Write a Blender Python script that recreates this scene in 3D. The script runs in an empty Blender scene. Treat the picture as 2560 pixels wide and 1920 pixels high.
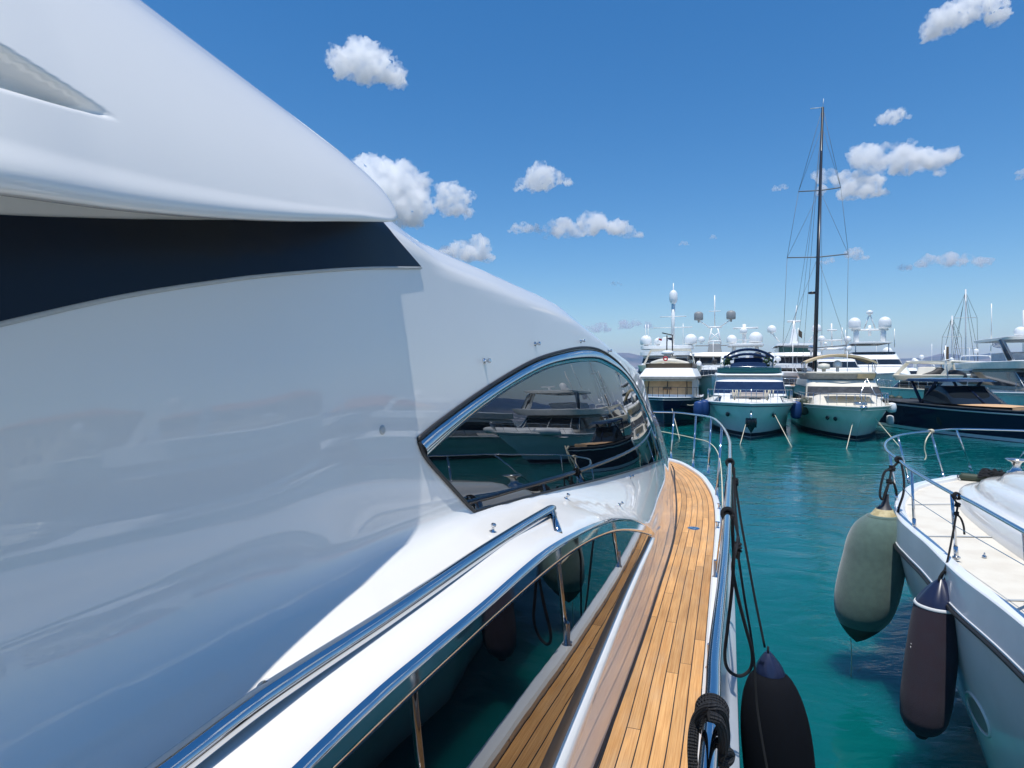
import bpy, bmesh, math, random
from mathutils import Vector, Matrix, noise
from mathutils.bvhtree import BVHTree
random.seed(7)
PI = math.pi
SC = bpy.context.scene
COL = SC.collection
F, HX, HY, EYE = 1500.0, 1280.0, 930.0, 3.7
AL = math.radians(20.5)
CA, SA = math.cos(AL), math.sin(AL)
DECK = 2.1

# ---------------------------------------------------------------- materials
def new_mat(name):
    m = bpy.data.materials.new(name); m.use_nodes = True
    nt = m.node_tree
    return m, nt, nt.nodes['Principled BSDF']
def mat(name, col, rough=.5, metal=0., ior=1.5, coat=0., bump=None, var=None, trans=0., sheen=0.):
    m, nt, b = new_mat(name)
    b.inputs['Base Color'].default_value = (*col, 1)
    b.inputs['Roughness'].default_value = rough
    b.inputs['Metallic'].default_value = metal
    b.inputs['IOR'].default_value = ior
    b.inputs['Coat Weight'].default_value = coat
    b.inputs['Coat Roughness'].default_value = .03
    b.inputs['Transmission Weight'].default_value = trans
    b.inputs['Sheen Weight'].default_value = sheen
    tc = nt.nodes.new('ShaderNodeTexCoord')
    if bump:
        sc, st, dist = bump
        n = nt.nodes.new('ShaderNodeTexNoise'); n.inputs['Scale'].default_value = sc; n.inputs['Detail'].default_value = 3
        bp = nt.nodes.new('ShaderNodeBump'); bp.inputs['Strength'].default_value = st; bp.inputs['Distance'].default_value = dist
        nt.links.new(tc.outputs['Object'], n.inputs['Vector']); nt.links.new(n.outputs['Fac'], bp.inputs['Height'])
        nt.links.new(bp.outputs['Normal'], b.inputs['Normal'])
        if coat: nt.links.new(bp.outputs['Normal'], b.inputs['Coat Normal'])
    if var:
        sc, col2, lo, hi = var
        n = nt.nodes.new('ShaderNodeTexNoise'); n.inputs['Scale'].default_value = sc; n.inputs['Detail'].default_value = 5
        r = nt.nodes.new('ShaderNodeMapRange'); r.inputs['From Min'].default_value = lo; r.inputs['From Max'].default_value = hi
        mx = nt.nodes.new('ShaderNodeMix'); mx.data_type = 'RGBA'
        mx.inputs['A'].default_value = (*col, 1); mx.inputs['B'].default_value = (*col2, 1)
        nt.links.new(tc.outputs['Object'], n.inputs['Vector']); nt.links.new(n.outputs['Fac'], r.inputs['Value'])
        nt.links.new(r.outputs['Result'], mx.inputs['Factor']); nt.links.new(mx.outputs['Result'], b.inputs['Base Color'])
    return m
M = {}
M['gel'] = mat('gelcoat', (.75, .735, .70), .015, ior=1.6, bump=(2.2, .010, .01), var=(1.7, (.73, .716, .684), .35, .7))
M['gel_hull'] = mat('gelcoat_hull', (.76, .78, .79), .12, ior=1.55, bump=(1.5, .08, .02), var=(2.5, (.68, .70, .71), .4, .75))
M['chrome'] = mat('polished_steel', (.60, .61, .63), .05, 1.0, bump=(9, .04, .004))
M['steel'] = mat('steel', (.62, .63, .64), .22, 1.0)
M['glass'] = mat('tinted_glass', (.004, .005, .006), .008, ior=2.15, bump=(2.2, .06, .006))
M['glass_low'] = mat('smoked_glass', (.003, .004, .005), .008, ior=1.75, bump=(2.2, .06, .006))
M['rigging'] = mat('rigging_wire', (.16, .17, .18), .6)
M['band'] = mat('matte_dark_glass', (.006, .011, .022), .32, ior=1.35, var=(2.0, (.010, .012, .016), .45, .6))
M['rubber'] = mat('black_rubber', (.015, .015, .016), .5)
M['slot'] = mat('grey_moulding', (.42, .43, .42), .4)
M['bwhite'] = mat('boat_white', (.84, .84, .82), .25, var=(3, (.74, .745, .74), .4, .7))
M['bcream'] = mat('boat_cream', (.76, .71, .60), .3, var=(3, (.70, .655, .55), .4, .7))
M['bhull'] = mat('boat_hull_white', (.82, .82, .80), .2, ior=1.35, var=(1.2, (.74, .75, .74), .4, .7), bump=(1, .06, .03))
M['bhullc'] = mat('boat_hull_cream', (.78, .75, .66), .2, ior=1.35, var=(1.2, (.68, .66, .58), .4, .7), bump=(1, .06, .03))
M['navy'] = mat('navy_paint', (.007, .014, .040), .12, ior=1.3, bump=(1, .05, .03))
M['navyc'] = mat('navy_canvas', (.010, .026, .070), .9, ior=1.15, bump=(8, .3, .03), var=(2, (.014, .034, .085), .4, .7))
M['greencan'] = mat('green_glass', (.01, .05, .045), .1)
M['dark'] = mat('dark_glass', (.012, .016, .02), .05)
M['meshgrey'] = mat('grey_mesh_cover', (.045, .05, .056), .9, ior=1.15, bump=(6, .3, .03), var=(3, (.075, .08, .09), .4, .7))
M['black'] = mat('black_canvas', (.012, .013, .015), .6, bump=(5, .5, .05))
M['beige'] = mat('beige_canvas', (.62, .48, .28), .8, bump=(4, .3, .03), var=(2, (.52, .40, .24), .4, .7))
M['cushion'] = mat('cushion', (.60, .50, .42), .8)
M['tan'] = mat('tan_cover', (.68, .42, .22), .7, var=(3, (.55, .33, .17), .4, .7))
M['brown'] = mat('brown_tint', (.10, .065, .035), .3)
M['whcan'] = mat('white_canvas', (.55, .56, .57), .85, bump=(5, .6, .06), var=(3, (.44, .45, .47), .4, .65))
M['greycan'] = mat('grey_canvas', (.34, .33, .30), .85, var=(4, (.26, .26, .24), .4, .65))
M['dome'] = mat('white_dome', (.80, .81, .81), .35)
M['gdome'] = mat('grey_dome', (.25, .26, .26), .5)
M['boot'] = mat('boot_stripe', (.01, .02, .03), .35)
M['red'] = mat('red', (.55, .03, .04), .6)
M['yellow'] = mat('yellow', (.75, .55, .02), .5)
M['blue'] = mat('blue_fender', (.008, .045, .17), .5)
M['greenf'] = mat('green_fender_cloth', (.085, .142, .118), .95, sheen=.4, bump=(160, .5, .004), var=(14, (.07, .118, .10), .35, .65))
M['darkgreen'] = mat('dark_green_cloth', (.025, .038, .036), .6, bump=(120, .4, .003))
M['navyf'] = mat('dark_fender_cloth', (.046, .032, .044), .95, ior=1.3, sheen=.1, bump=(160, .6, .004), var=(9, (.045, .036, .05), .35, .65))
M['blackf'] = mat('black_fender_cloth', (.005, .006, .009), .9, ior=1.25, bump=(160, .4, .003))
M['capnavy'] = mat('fender_cap_navy', (.012, .018, .05), .3)
M['capcream'] = mat('fender_cap_cream', (.60, .50, .27), .6, var=(20, (.45, .36, .18), .4, .6))
M['capblack'] = mat('fender_neck', (.03, .03, .035), .5)
M['cream_rope'] = mat('cream_rope', (.62, .56, .42), .9)
M['cream'] = mat('deck_cream', (.66, .62, .53), .7, bump=(220, .3, .002), var=(3.5, (.60, .55, .46), .45, .7))
M['wood'] = mat('dark_wood', (.16, .075, .035), .5)
M['olive'] = mat('olive_fender', (.035, .05, .03), .6)
M['leaf'] = mat('leaf', (.05, .11, .03), .7)
M['tile'] = mat('roof_tile', (.42, .15, .08), .8, var=(2, (.30, .11, .06), .4, .7))
M['plaster'] = mat('plaster', (.52, .44, .34), .9, var=(.6, (.45, .37, .28), .4, .7))
M['concrete'] = mat('concrete', (.34, .33, .31), .9, var=(.8, (.27, .26, .24), .4, .7))
M['mastblack'] = mat('carbon_mast', (.015, .016, .02), .3)
M['alu'] = mat('pale_mast', (.6, .62, .63), .4)

def rope_mat(name, col, sc=34):
    m, nt, b = new_mat(name)
    b.inputs['Roughness'].default_value = .85
    uv = nt.nodes.new('ShaderNodeUVMap'); sep = nt.nodes.new('ShaderNodeSeparateXYZ')
    nt.links.new(uv.outputs['UV'], sep.inputs['Vector'])
    outs = []
    for sg in (1, -1):
        a = nt.nodes.new('ShaderNodeMath'); a.operation = 'MULTIPLY_ADD'; a.inputs[1].default_value = sg * 5.0
        s = nt.nodes.new('ShaderNodeMath'); s.operation = 'MULTIPLY'; s.inputs[1].default_value = sc * 3
        nt.links.new(sep.outputs['X'], s.inputs[0]); nt.links.new(sep.outputs['Y'], a.inputs[0]); nt.links.new(s.outputs[0], a.inputs[2])
        k = nt.nodes.new('ShaderNodeMath'); k.operation = 'MULTIPLY'; k.inputs[1].default_value = 2 * PI
        w = nt.nodes.new('ShaderNodeMath'); w.operation = 'SINE'
        nt.links.new(a.outputs[0], k.inputs[0]); nt.links.new(k.outputs[0], w.inputs[0]); outs.append(w)
    p = nt.nodes.new('ShaderNodeMath'); p.operation = 'MULTIPLY'
    nt.links.new(outs[0].outputs[0], p.inputs[0]); nt.links.new(outs[1].outputs[0], p.inputs[1])
    bp = nt.nodes.new('ShaderNodeBump'); bp.inputs['Strength'].default_value = 1; bp.inputs['Distance'].default_value = .004
    nt.links.new(p.outputs[0], bp.inputs['Height']); nt.links.new(bp.outputs['Normal'], b.inputs['Normal'])
    mr = nt.nodes.new('ShaderNodeMapRange'); mr.inputs['From Min'].default_value = -1
    mx = nt.nodes.new('ShaderNodeMix'); mx.data_type = 'RGBA'
    mx.inputs['A'].default_value = (*[c * .6 for c in col], 1); mx.inputs['B'].default_value = (*[c * 1.4 for c in col], 1)
    nt.links.new(p.outputs[0], mr.inputs['Value']); nt.links.new(mr.outputs['Result'], mx.inputs['Factor'])
    nt.links.new(mx.outputs['Result'], b.inputs['Base Color'])
    return m
M['rope'] = rope_mat('black_braided_rope', (.014, .015, .018))

def teak_mat():
    m, nt, b = new_mat('teak_planking'); N, L = nt.nodes.new, nt.links.new
    def mth(op, a=None, c=None, v=None):
        n = N('ShaderNodeMath'); n.operation = op
        if a is not None: L(a, n.inputs[0])
        if c is not None: L(c, n.inputs[1])
        if v is not None: n.inputs[1].default_value = v
        return n.outputs[0]
    uv = N('ShaderNodeUVMap'); sep = N('ShaderNodeSeparateXYZ'); L(uv.outputs['UV'], sep.inputs['Vector'])
    s, d = sep.outputs['X'], sep.outputs['Y']
    q = mth('DIVIDE', d, v=.0615); idx = mth('FLOOR', q); fr = mth('FRACT', q)
    caulk = mth('LESS_THAN', fr, v=.085)
    wn = N('ShaderNodeTexWhiteNoise'); wn.noise_dimensions = '1D'; L(idx, wn.inputs['W'])
    off = mth('MULTIPLY', wn.outputs['Value'], v=7.3)
    sl = mth('DIVIDE', mth('ADD', s, off), v=1.75); bi = mth('FLOOR', sl); bf = mth('FRACT', sl)
    butt = mth('LESS_THAN', bf, v=.0022)
    cm = mth('MAXIMUM', caulk, butt)
    cv = N('ShaderNodeCombineXYZ'); L(idx, cv.inputs['X']); L(bi, cv.inputs['Y'])
    wn2 = N('ShaderNodeTexWhiteNoise'); wn2.noise_dimensions = '3D'; L(cv.outputs[0], wn2.inputs['Vector'])
    # grain
    gv = N('ShaderNodeCombineXYZ'); L(mth('MULTIPLY', s, v=2.2), gv.inputs['X']); L(mth('MULTIPLY', d, v=110.), gv.inputs['Y'])
    L(mth('MULTIPLY', wn2.outputs['Value'], v=40.), gv.inputs['Z'])
    g = N('ShaderNodeTexNoise'); g.inputs['Scale'].default_value = 1.6; g.inputs['Detail'].default_value = 6; g.inputs['Distortion'].default_value = .8
    L(gv.outputs[0], g.inputs['Vector'])
    gv2 = N('ShaderNodeCombineXYZ'); L(mth('MULTIPLY', s, v=.9), gv2.inputs['X']); L(mth('MULTIPLY', d, v=3.), gv2.inputs['Y'])
    g2 = N('ShaderNodeTexNoise'); g2.inputs['Scale'].default_value = 3; g2.inputs['Detail'].default_value = 4; L(gv2.outputs[0], g2.inputs['Vector'])
    mx = N('ShaderNodeMix'); mx.data_type = 'RGBA'; mx.inputs['A'].default_value = (.50, .235, .072, 1); mx.inputs['B'].default_value = (.72, .415, .165, 1)
    gr = N('ShaderNodeMapRange'); gr.inputs['From Min'].default_value = .3; gr.inputs['From Max'].default_value = .68
    L(g.outputs['Fac'], gr.inputs['Value']); L(gr.outputs[0], mx.inputs['Factor'])
    mx2 = N('ShaderNodeMix'); mx2.data_type = 'RGBA'; mx2.blend_type = 'MULTIPLY'; mx2.inputs['Factor'].default_value = 1
    tn = N('ShaderNodeMapRange'); tn.inputs['To Min'].default_value = .70; tn.inputs['To Max'].default_value = 1.10
    L(wn2.outputs['Value'], tn.inputs['Value'])
    tn2 = N('ShaderNodeMapRange'); tn2.inputs['From Min'].default_value = .3; tn2.inputs['From Max'].default_value = .7; tn2.inputs['To Min'].default_value = .80; tn2.inputs['To Max'].default_value = 1.10
    L(g2.outputs['Fac'], tn2.inputs['Value'])
    tt = mth('MULTIPLY', tn.outputs[0], tn2.outputs[0]); cc = N('ShaderNodeCombineColor')
    for k in range(3): L(tt, cc.inputs[k])
    L(mx.outputs['Result'], mx2.inputs['A']); L(cc.outputs[0], mx2.inputs['B'])
    g3 = N('ShaderNodeTexNoise'); g3.inputs['Scale'].default_value = 1.7; g3.inputs['Detail'].default_value = 6; g3.inputs['Roughness'].default_value = .65; L(gv2.outputs[0], g3.inputs['Vector'])
    wr = N('ShaderNodeMapRange'); wr.inputs['From Min'].default_value = .50; wr.inputs['From Max'].default_value = .72; wr.inputs['To Max'].default_value = .38; L(g3.outputs['Fac'], wr.inputs['Value'])
    mw = N('ShaderNodeMix'); mw.data_type = 'RGBA'; mw.inputs['B'].default_value = (.42, .33, .23, 1); L(wr.outputs[0], mw.inputs['Factor']); L(mx2.outputs['Result'], mw.inputs['A']); mx2 = mw
    mx3 = N('ShaderNodeMix'); mx3.data_type = 'RGBA'; mx3.inputs['B'].default_value = (.012, .011, .010, 1)
    L(cm, mx3.inputs['Factor']); L(mx2.outputs['Result'], mx3.inputs['A']); L(mx3.outputs['Result'], b.inputs['Base Color'])
    b.inputs['Roughness'].default_value = .55
    hb = mth('MULTIPLY_ADD', cm, v=-1.); hb.node.inputs[2].default_value = 1.
    h2 = N('ShaderNodeMath'); h2.operation = 'MULTIPLY_ADD'; h2.inputs[1].default_value = .12; L(g.outputs['Fac'], h2.inputs[0]); L(hb, h2.inputs[2])
    bp = N('ShaderNodeBump'); bp.inputs['Strength'].default_value = .6; bp.inputs['Distance'].default_value = .0015
    L(h2.outputs[0], bp.inputs['Height']); L(bp.outputs['Normal'], b.inputs['Normal'])
    return m
M['teak'] = teak_mat()

# ---------------------------------------------------------------- helpers
def hermite(xs, ys):
    n = len(xs); d = [(ys[i+1]-ys[i])/(xs[i+1]-xs[i]) for i in range(n-1)]
    m = [d[0]] + [0 if d[i-1]*d[i] <= 0 else 2*d[i-1]*d[i]/(d[i-1]+d[i]) for i in range(1, n-1)] + [d[-1]]
    def f(x):
        if x <= xs[0]: return ys[0] + m[0]*(x-xs[0])
        if x >= xs[-1]: return ys[-1] + m[-1]*(x-xs[-1])
        k = 0
        while x > xs[k+1]: k += 1
        h = xs[k+1]-xs[k]; t = (x-xs[k])/h
        return ((2*t**3-3*t*t+1)*ys[k] + (t**3-2*t*t+t)*h*m[k] + (-2*t**3+3*t*t)*ys[k+1] + (t**3-t*t)*h*m[k+1])
    return f
def spline(pts, n=8, closed=False):
    P = [Vector(p) for p in pts]
    out = []
    m = len(P)
    rng = range(m) if closed else range(m-1)
    for i in rng:
        p0 = P[i-1] if (i > 0 or closed) else P[0]*2 - P[1]
        p1, p2 = P[i], P[(i+1) % m]
        p3 = P[(i+2) % m] if (i+2 < m or closed) else P[-1]*2 - P[-2]
        # centripetal-like via uniform, slightly tense
        for k in range(n):
            t = k/n
            out.append(.5*((2*p1) + (p2-p0)*t + (2*p0-5*p1+4*p2-p3)*t*t + (3*p1-p0-3*p2+p3)*t**3))
    if not closed: out.append(P[-1].copy())
    return out
def V(*a): return Vector(a)
def ray(px, py):                                    # direction of a photo pixel, in yacht axes (v, u, w)
    dx, dz = (px-HX)/F, (HY-py)/F
    return Vector((dx*CA - SA, dx*SA + CA, dz))
E0 = Vector((0, 0, EYE))
def at_h(px, py, w):
    r = ray(px, py); return E0 + r*((w-EYE)/r.z)
def at_v(px, py, v):
    r = ray(px, py); return E0 + r*(v/r.x)
def at_t(px, py, t): return E0 + ray(px, py)*t
def y2w(p): return Vector((p[0]*CA + p[1]*SA, -p[0]*SA + p[1]*CA, p[2]))

class MB:
    def __init__(s): s.v, s.f, s.uv = [], [], {}
    def add(s, vs, fs):
        o = len(s.v); s.v += [Vector(v) for v in vs]; s.f += [tuple(i+o for i in f) for f in fs]; return s
    def grid(s, rows, closed=False, flip=False):
        o = len(s.v); n = len(rows[0])
        for r in rows: s.v += [Vector(p) for p in r]
        for i in range(len(rows)-1):
            for j in range(n if closed else n-1):
                a, b = o+i*n+j, o+i*n+(j+1) % n
                q = (a, b, b+n, a+n)
                s.f.append(q[::-1] if flip else q)
        return s
    def cap(s, ring, flip=False):
        o = len(s.v); s.v += [Vector(p) for p in ring]; f = tuple(range(o, o+len(ring)))
        s.f.append(f[::-1] if flip else f); return s
    def tube(s, path, r, n=8, closed=False, caps=True, uvscale=True):
        P = [Vector(p) for p in path]; m = len(P)
        T = []
        for i in range(m):
            a = P[i-1] if (i > 0 or closed) else P[0]; b = P[(i+1) % m] if (i < m-1 or closed) else P[-1]
            t = (b-a); T.append(t.normalized() if t.length > 1e-9 else Vector((0, 0, 1)))
        up = Vector((0, 0, 1)) if abs(T[0].z) < .9 else Vector((1, 0, 0))
        N = (up - T[0]*up.dot(T[0])).normalized(); o = len(s.v); dist = 0
        for i in range(m):
            N = (N - T[i]*N.dot(T[i])).normalized(); B = T[i].cross(N)
            rr = r(i/(m-1)) if callable(r) else (r[i] if isinstance(r, (list, tuple)) else r)
            for k in range(n):
                a = 2*PI*k/n; s.v.append(P[i] + (N*math.cos(a) + B*math.sin(a))*rr)
        L = 0
        for i in range(m if closed else m-1):
            L2 = L + (P[(i+1) % m]-P[i]).length
            for k in range(n):
                i2 = (i+1) % m; k2 = (k+1) % n
                s.uv[len(s.f)] = [(L, k/n), (L, (k+1)/n), (L2, (k+1)/n), (L2, k/n)]
                s.f.append((o+i*n+k, o+i*n+k2, o+i2*n+k2, o+i2*n+k))
            L = L2
        if caps and not closed:
            s.f.append(tuple(o+k for k in range(n))[::-1]); s.f.append(tuple(o+(m-1)*n+k for k in range(n)))
        return s
    def box(s, c, d, rz=0, taper=1.):
        c = Vector(c); R = Matrix.Rotation(rz, 3, 'Z'); vs = []
        for z in (-1, 1):
            k = 1 if z < 0 else taper
            for x, y in ((-1, -1), (1, -1), (1, 1), (-1, 1)): vs.append(c + R @ Vector((x*d[0]/2*k, y*d[1]/2*k, z*d[2]/2)))
        return s.add(vs, [(3, 2, 1, 0), (4, 5, 6, 7), (0, 1, 5, 4), (1, 2, 6, 5), (2, 3, 7, 6), (3, 0, 4, 7)])
    def lathe(s, prof, c, n=20, ax=None, sq=None):         # prof: (r, z) from bottom to top
        c = Vector(c); R = Matrix.Identity(3)
        if ax is not None: R = Vector((0, 0, 1)).rotation_difference(Vector(ax)).to_matrix()
        rows = []
        for r, z in prof:
            rows.append([c + R @ Vector((r*math.cos(2*PI*k/n), r*math.sin(2*PI*k/n)*(sq or 1), z)) for k in range(n)])
        s.grid(rows, closed=True)
        s.cap(rows[0], True); s.cap(rows[-1]); return s
    def build(s, name, m, parent=None, off=(0, 0, 0), smooth=True, world=None, auto=None):
        me = bpy.data.meshes.new(name); off = Vector(off)
        vs = [v-off for v in s.v]
        if world: vs = [world(v+off)-Vector(world(off)) for v in vs]
        me.from_pydata(vs, [], s.f)
        if s.uv:
            ul = me.uv_layers.new(name='UVMap')
            for p in me.polygons:
                c = s.uv.get(p.index)
                if c:
                    for li, co in zip(p.loop_indices, c): ul.data[li].uv = co
        me.materials.append(M[m] if isinstance(m, str) else m)
        if smooth:
            for p in me.polygons: p.use_smooth = True
        me.validate(); me.update()
        if smooth and auto is not None: 
            try: me.set_sharp_from_angle(angle=math.radians(auto))
            except Exception: pass
        o = bpy.data.objects.new(name, me); COL.objects.link(o)
        if parent: o.parent = parent
        return o
def tag(o, label=None, cat=None, group=None, kind=None):
    for k, v in (('label', label), ('category', cat), ('group', group), ('kind', kind)):
        if v: o[k] = v
    return o
class Thing:                                          # an Empty at a thing's base; parts given in yacht axes minus the base
    def __init__(s, name, label, cat, base=(0, 0, 0), rz=None, group=None, local=False):
        s.o = bpy.data.objects.new(name, None); s.o.empty_display_size = .3; COL.objects.link(s.o)
        tag(s.o, label, cat, group); b = Vector(base)
        s.o.location = y2w(b); s.o.rotation_euler.z = -AL if rz is None else rz
        s.off = Vector((0, 0, 0)) if local else b
    def part(s, name, mb, m, parent=None, **k):
        return mb.build(name, m, parent or s.o, s.off, **k)
# ================================================================ MAIN YACHT (yacht axes: v to starboard, u forward, w up)
NS = 110
def csec(pts, n):
    m = len(pts); t = [0]
    for i in range(1, m): t.append(t[-1] + max(1e-5, (Vector(pts[i])-Vector(pts[i-1])).length))
    P = [Vector(p) for p in pts]; D = [(P[i+1]-P[i])/(t[i+1]-t[i]) for i in range(m-1)]
    T = [D[0]]
    for i in range(1, m-1):
        h0, h1 = t[i]-t[i-1], t[i+1]-t[i]; T.append((D[i-1]*h1 + D[i]*h0)/(h0+h1))
    T.append(D[-1]); out = []; k = 0
    for j in range(n):
        x = t[-1]*j/(n-1)
        while k < m-2 and x > t[k+1]: k += 1
        h = t[k+1]-t[k]; s = (x-t[k])/h
        out.append((2*s**3-3*s*s+1)*P[k] + (s**3-2*s*s+s)*h*T[k] + (-2*s**3+3*s*s)*P[k+1] + (s**3-s*s)*h*T[k+1])
    return out
VC = -2.9                                            # centreline
jp = [at_h(x, y, DECK) for x, y in ((1490, 1920), (1538, 1777), (1581, 1660), (1629, 1547), (1664, 1460), (1685, 1352), (1690, 1287), (1686, 1210), (1679, 1163))]
import numpy as np
def smooth_pts(P, deg, extra):
    c = np.polyfit([p.y for p in P]+[e[0] for e in extra], [p.x for p in P]+[e[1] for e in extra], deg); return [V(float(np.polyval(c, p.y)), p.y, p.z) for p in P]
jp = smooth_pts(jp, 4, [(-1, -.56), (0, -.56)])
ju = [-8, -3, 0] + [p.y for p in jp] + [11.35, 11.62, 11.72]
jv = [-.56, -.56, -.56] + [p.x for p in jp] + [-1.75, -2.3, VC]
vJ = hermite(ju, jv)
hcf = hermite([-8, 0, .8, 1.3, 1.65, 1.9, 2.5, 3.33, 3.8, 4.34, 5.45, 6.6, 8.4, 10.0, 11.3, 11.72], [.85, .66, .60, .545, .50, .455, .425, .385, .325, .245, .09, -.20, -.70, -1.20, -1.5, -1.6])
vcf = hermite([-8, 1.5, 2.5, 3.5, 4.5, 5.5, 6.6, 8, 9.2, 10.2, 11.0, 11.5, 11.72], [-1.07, -1.06, -1.01, -.965, -.95, -.97, -1.0, -1.08, -1.17, -1.30, -1.6, -2.2, VC])
SEC = ((0, 0), (.003, .2), (.008, .45), (.014, .70), (.024, .84), (.052, .93), (.11, .995), (.18, 1.038), (.255, 1.072), (.31, 1.12), (.342, 1.20), (.362, 1.35), (.39, 1.65), (.425, 1.88), (.465, 1.98))
def section(u, n=NS):
    hc, vc, vj = hcf(u), vcf(u), vJ(u)
    vc = min(vc, vj-.02); k = min(1, (hc+1.6)/2.055); w = (vj-vc)/.52
    # the shelf under the handrail fades out towards the bow
    f = max(0, min(1, (u-2.6)/3.2)); f = f*f*(3-2*f)
    pts = []
    for d, z in SEC:
        s = z/2.055; d2 = .52*(.60*s + .40*s**9)      # plain tumblehome
        pts.append((vj - w*(d*(1-f)+d2*f), u, DECK + z*k))
    pts.append((vc, u, DECK+1.6+hc)); g = vc-VC
    rise = .13*min(1, k*1.0)
    for a, b in ((.12, .30), (.3, .58), (.6, .88), (1, 1)): pts.append((vc - g*a, u, DECK+1.6+hc+rise*b))
    if g < .05: pts = pts[:-4] + [(vc-g*a-1e-4, u, DECK+1.6+hc+1e-4*a) for a in (.2, .4, .7, 1)]
    return csec(pts, n)
us = [-6 + i*.12 for i in range(50)] + [i*.03 for i in range(200)] + [6+i*.07 for i in range(70)]
us += [10.88 + (11.715-10.88)*i/14 for i in range(15)]
us = sorted(set(round(x, 4) for x in us))
rows = [section(u) for u in us]
def mkbv(): return BVHTree.FromPolygons([p for r in rows for p in r], [(i*NS+j, i*NS+j+1, (i+1)*NS+j+1, (i+1)*NS+j) for i in range(len(rows)-1) for j in range(NS-1)])
bv = mkbv()
def hit(px, py, off=0., bvh=None):
    d = ray(px, py).normalized()
    for k in range(14):
        loc, nrm, idx, dist = (bvh or bv).ray_cast(E0, d)
        if loc is not None:
            if nrm.dot(d) > 0: nrm = -nrm
            return loc + nrm*off, nrm
        px -= 1.5; py += 1.0; d = ray(px, py).normalized()
    return None, None
def resample(pts, n):
    P = spline([(x, y, 0) for x, y in pts], 10); L = [0]
    for i in range(1, len(P)): L.append(L[-1]+(P[i]-P[i-1]).length)
    out = []; k = 0
    for j in range(n):
        x = L[-1]*j/(n-1)
        while k < len(L)-2 and x > L[k+1]: k += 1
        t = (x-L[k])/max(1e-9, L[k+1]-L[k]); out.append(P[k].lerp(P[k+1], t))
    return out
def proj(p):
    q = y2w(p); return HX + F*q.x/max(q.y, .02), HY - F*(q.z-EYE)/max(q.y, .02)
chO = [(1044, 1102), (1095, 1060), (1190, 991), (1285, 931), (1348, 899), (1411, 880), (1459, 872), (1500, 878), (1538, 902), (1570, 937), (1601, 985), (1633, 1057), (1656, 1140)]
glT = [(1061, 1143), (1158, 1057), (1253, 985), (1348, 931), (1411, 912), (1475, 905), (1506, 911), (1558, 943), (1594, 997), (1626, 1067), (1650, 1149)]
glB = [(1182, 1279), (1300, 1246), (1400, 1221), (1500, 1197), (1590, 1172), (1650, 1151)]
lT = [(560, 2190), (833, 1920), (1023, 1738), (1130, 1638), (1243, 1534), (1369, 1426), (1455, 1364), (1529, 1332), (1586, 1330), (1619, 1337)]
lO = [(440, 2220), (734, 1920), (933, 1733), (1068, 1620), (1200, 1512), (1347, 1386), (1434, 1332), (1499, 1304), (1542, 1295), (1586, 1299), (1616, 1312), (1634, 1332)]
lB = [(1180, 2280), (1343, 1920), (1434, 1725), (1542, 1495), (1600, 1380), (1619, 1339)]
import numpy as np
class Fit:                                           # v = poly(u) - lean*h : the smooth curved plane of a glazed panel
    def __init__(s, top, bot, lean, deg, extra=[]):
        A, B_ = resample(top, 24), resample(bot, 24); pts = []
        for a, b in zip(A, B_):
            for t in (.1, .3, .5, .7, .9):
                p = a.lerp(b, t); h, _ = hit(p.x, p.y)
                if h is not None and p.x < 1650 and h.z-EYE < hcf(h.y)-.10: pts.append(h)
        pts += extra; s.u0 = sum(p.y for p in pts)/len(pts); s.deg = deg
        M_ = np.array([s.basis(p.y, p.z) for p in pts]); y = np.array([p.x for p in pts])
        if lean is not None: y = y + lean*M_[:, deg+1]; M_ = np.delete(M_, [deg+1, deg+3], 1)
        s.c = list(np.linalg.lstsq(M_, y, rcond=None)[0]); s.res = float(np.abs(M_ @ np.array(s.c) - y).max())
        if lean is not None: s.c = s.c[:deg+1] + [-lean, s.c[-1], 0]
        s.poly = [(p.x, p.y) for p in A] + [(p.x, p.y) for p in B_][::-1]
    def basis(s, u, w): q = u-s.u0; h = w-EYE; return [q**i for i in range(s.deg+1)] + [h, q*h, q*q*h]
    def v(s, u, w): return sum(c*b for c, b in zip(s.c, s.basis(u, w)))
    def n(s, u, w=EYE-.3): e = 1e-3; return V(1, -(s.v(u+e, w)-s.v(u-e, w))/(2*e), -(s.v(u, w+e)-s.v(u, w-e))/(2*e)).normalized()
    def hit(s, px, py, off=0.):
        d = ray(px, py); f = lambda t: t*d.x - s.v(t*d.y, EYE+t*d.z); lo_, h_ = .2, .25
        while f(h_) > 0 and h_ < 16: lo_ = h_; h_ *= 1.08
        for _ in range(40):
            m_ = (lo_+h_)/2
            if f(m_) > 0: lo_ = m_
            else: h_ = m_
        nn = s.n(m_*d.y, EYE+m_*d.z); return E0 + d*m_ + nn*off, nn
    def dist(s, x, y):
        ins = False; best = 1e9; P = s.poly; n_ = len(P)
        for i in range(n_):
            (x1, y1), (x2, y2) = P[i-1], P[i]
            if (y1 > y) != (y2 > y) and x < (x2-x1)*(y-y1)/(y2-y1)+x1: ins = not ins
            L2 = (x2-x1)**2+(y2-y1)**2; t = max(0, min(1, ((x-x1)*(x2-x1)+(y-y1)*(y2-y1))/max(L2, 1e-9)))
            best = min(best, math.hypot(x-x1-t*(x2-x1), y-y1-t*(y2-y1)))
        return -best if ins else best
fitU = Fit(chO, glB, .13, 3); fitL = Fit(lO, lB, .012, 4, [r[j] for r in rows for j in range(0, NS, 4) if -1.5 < r[0].y < 7.5 and .0 <= r[j].z-DECK < (.85 if r[0].y < 4 else .5)]*3)
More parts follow.
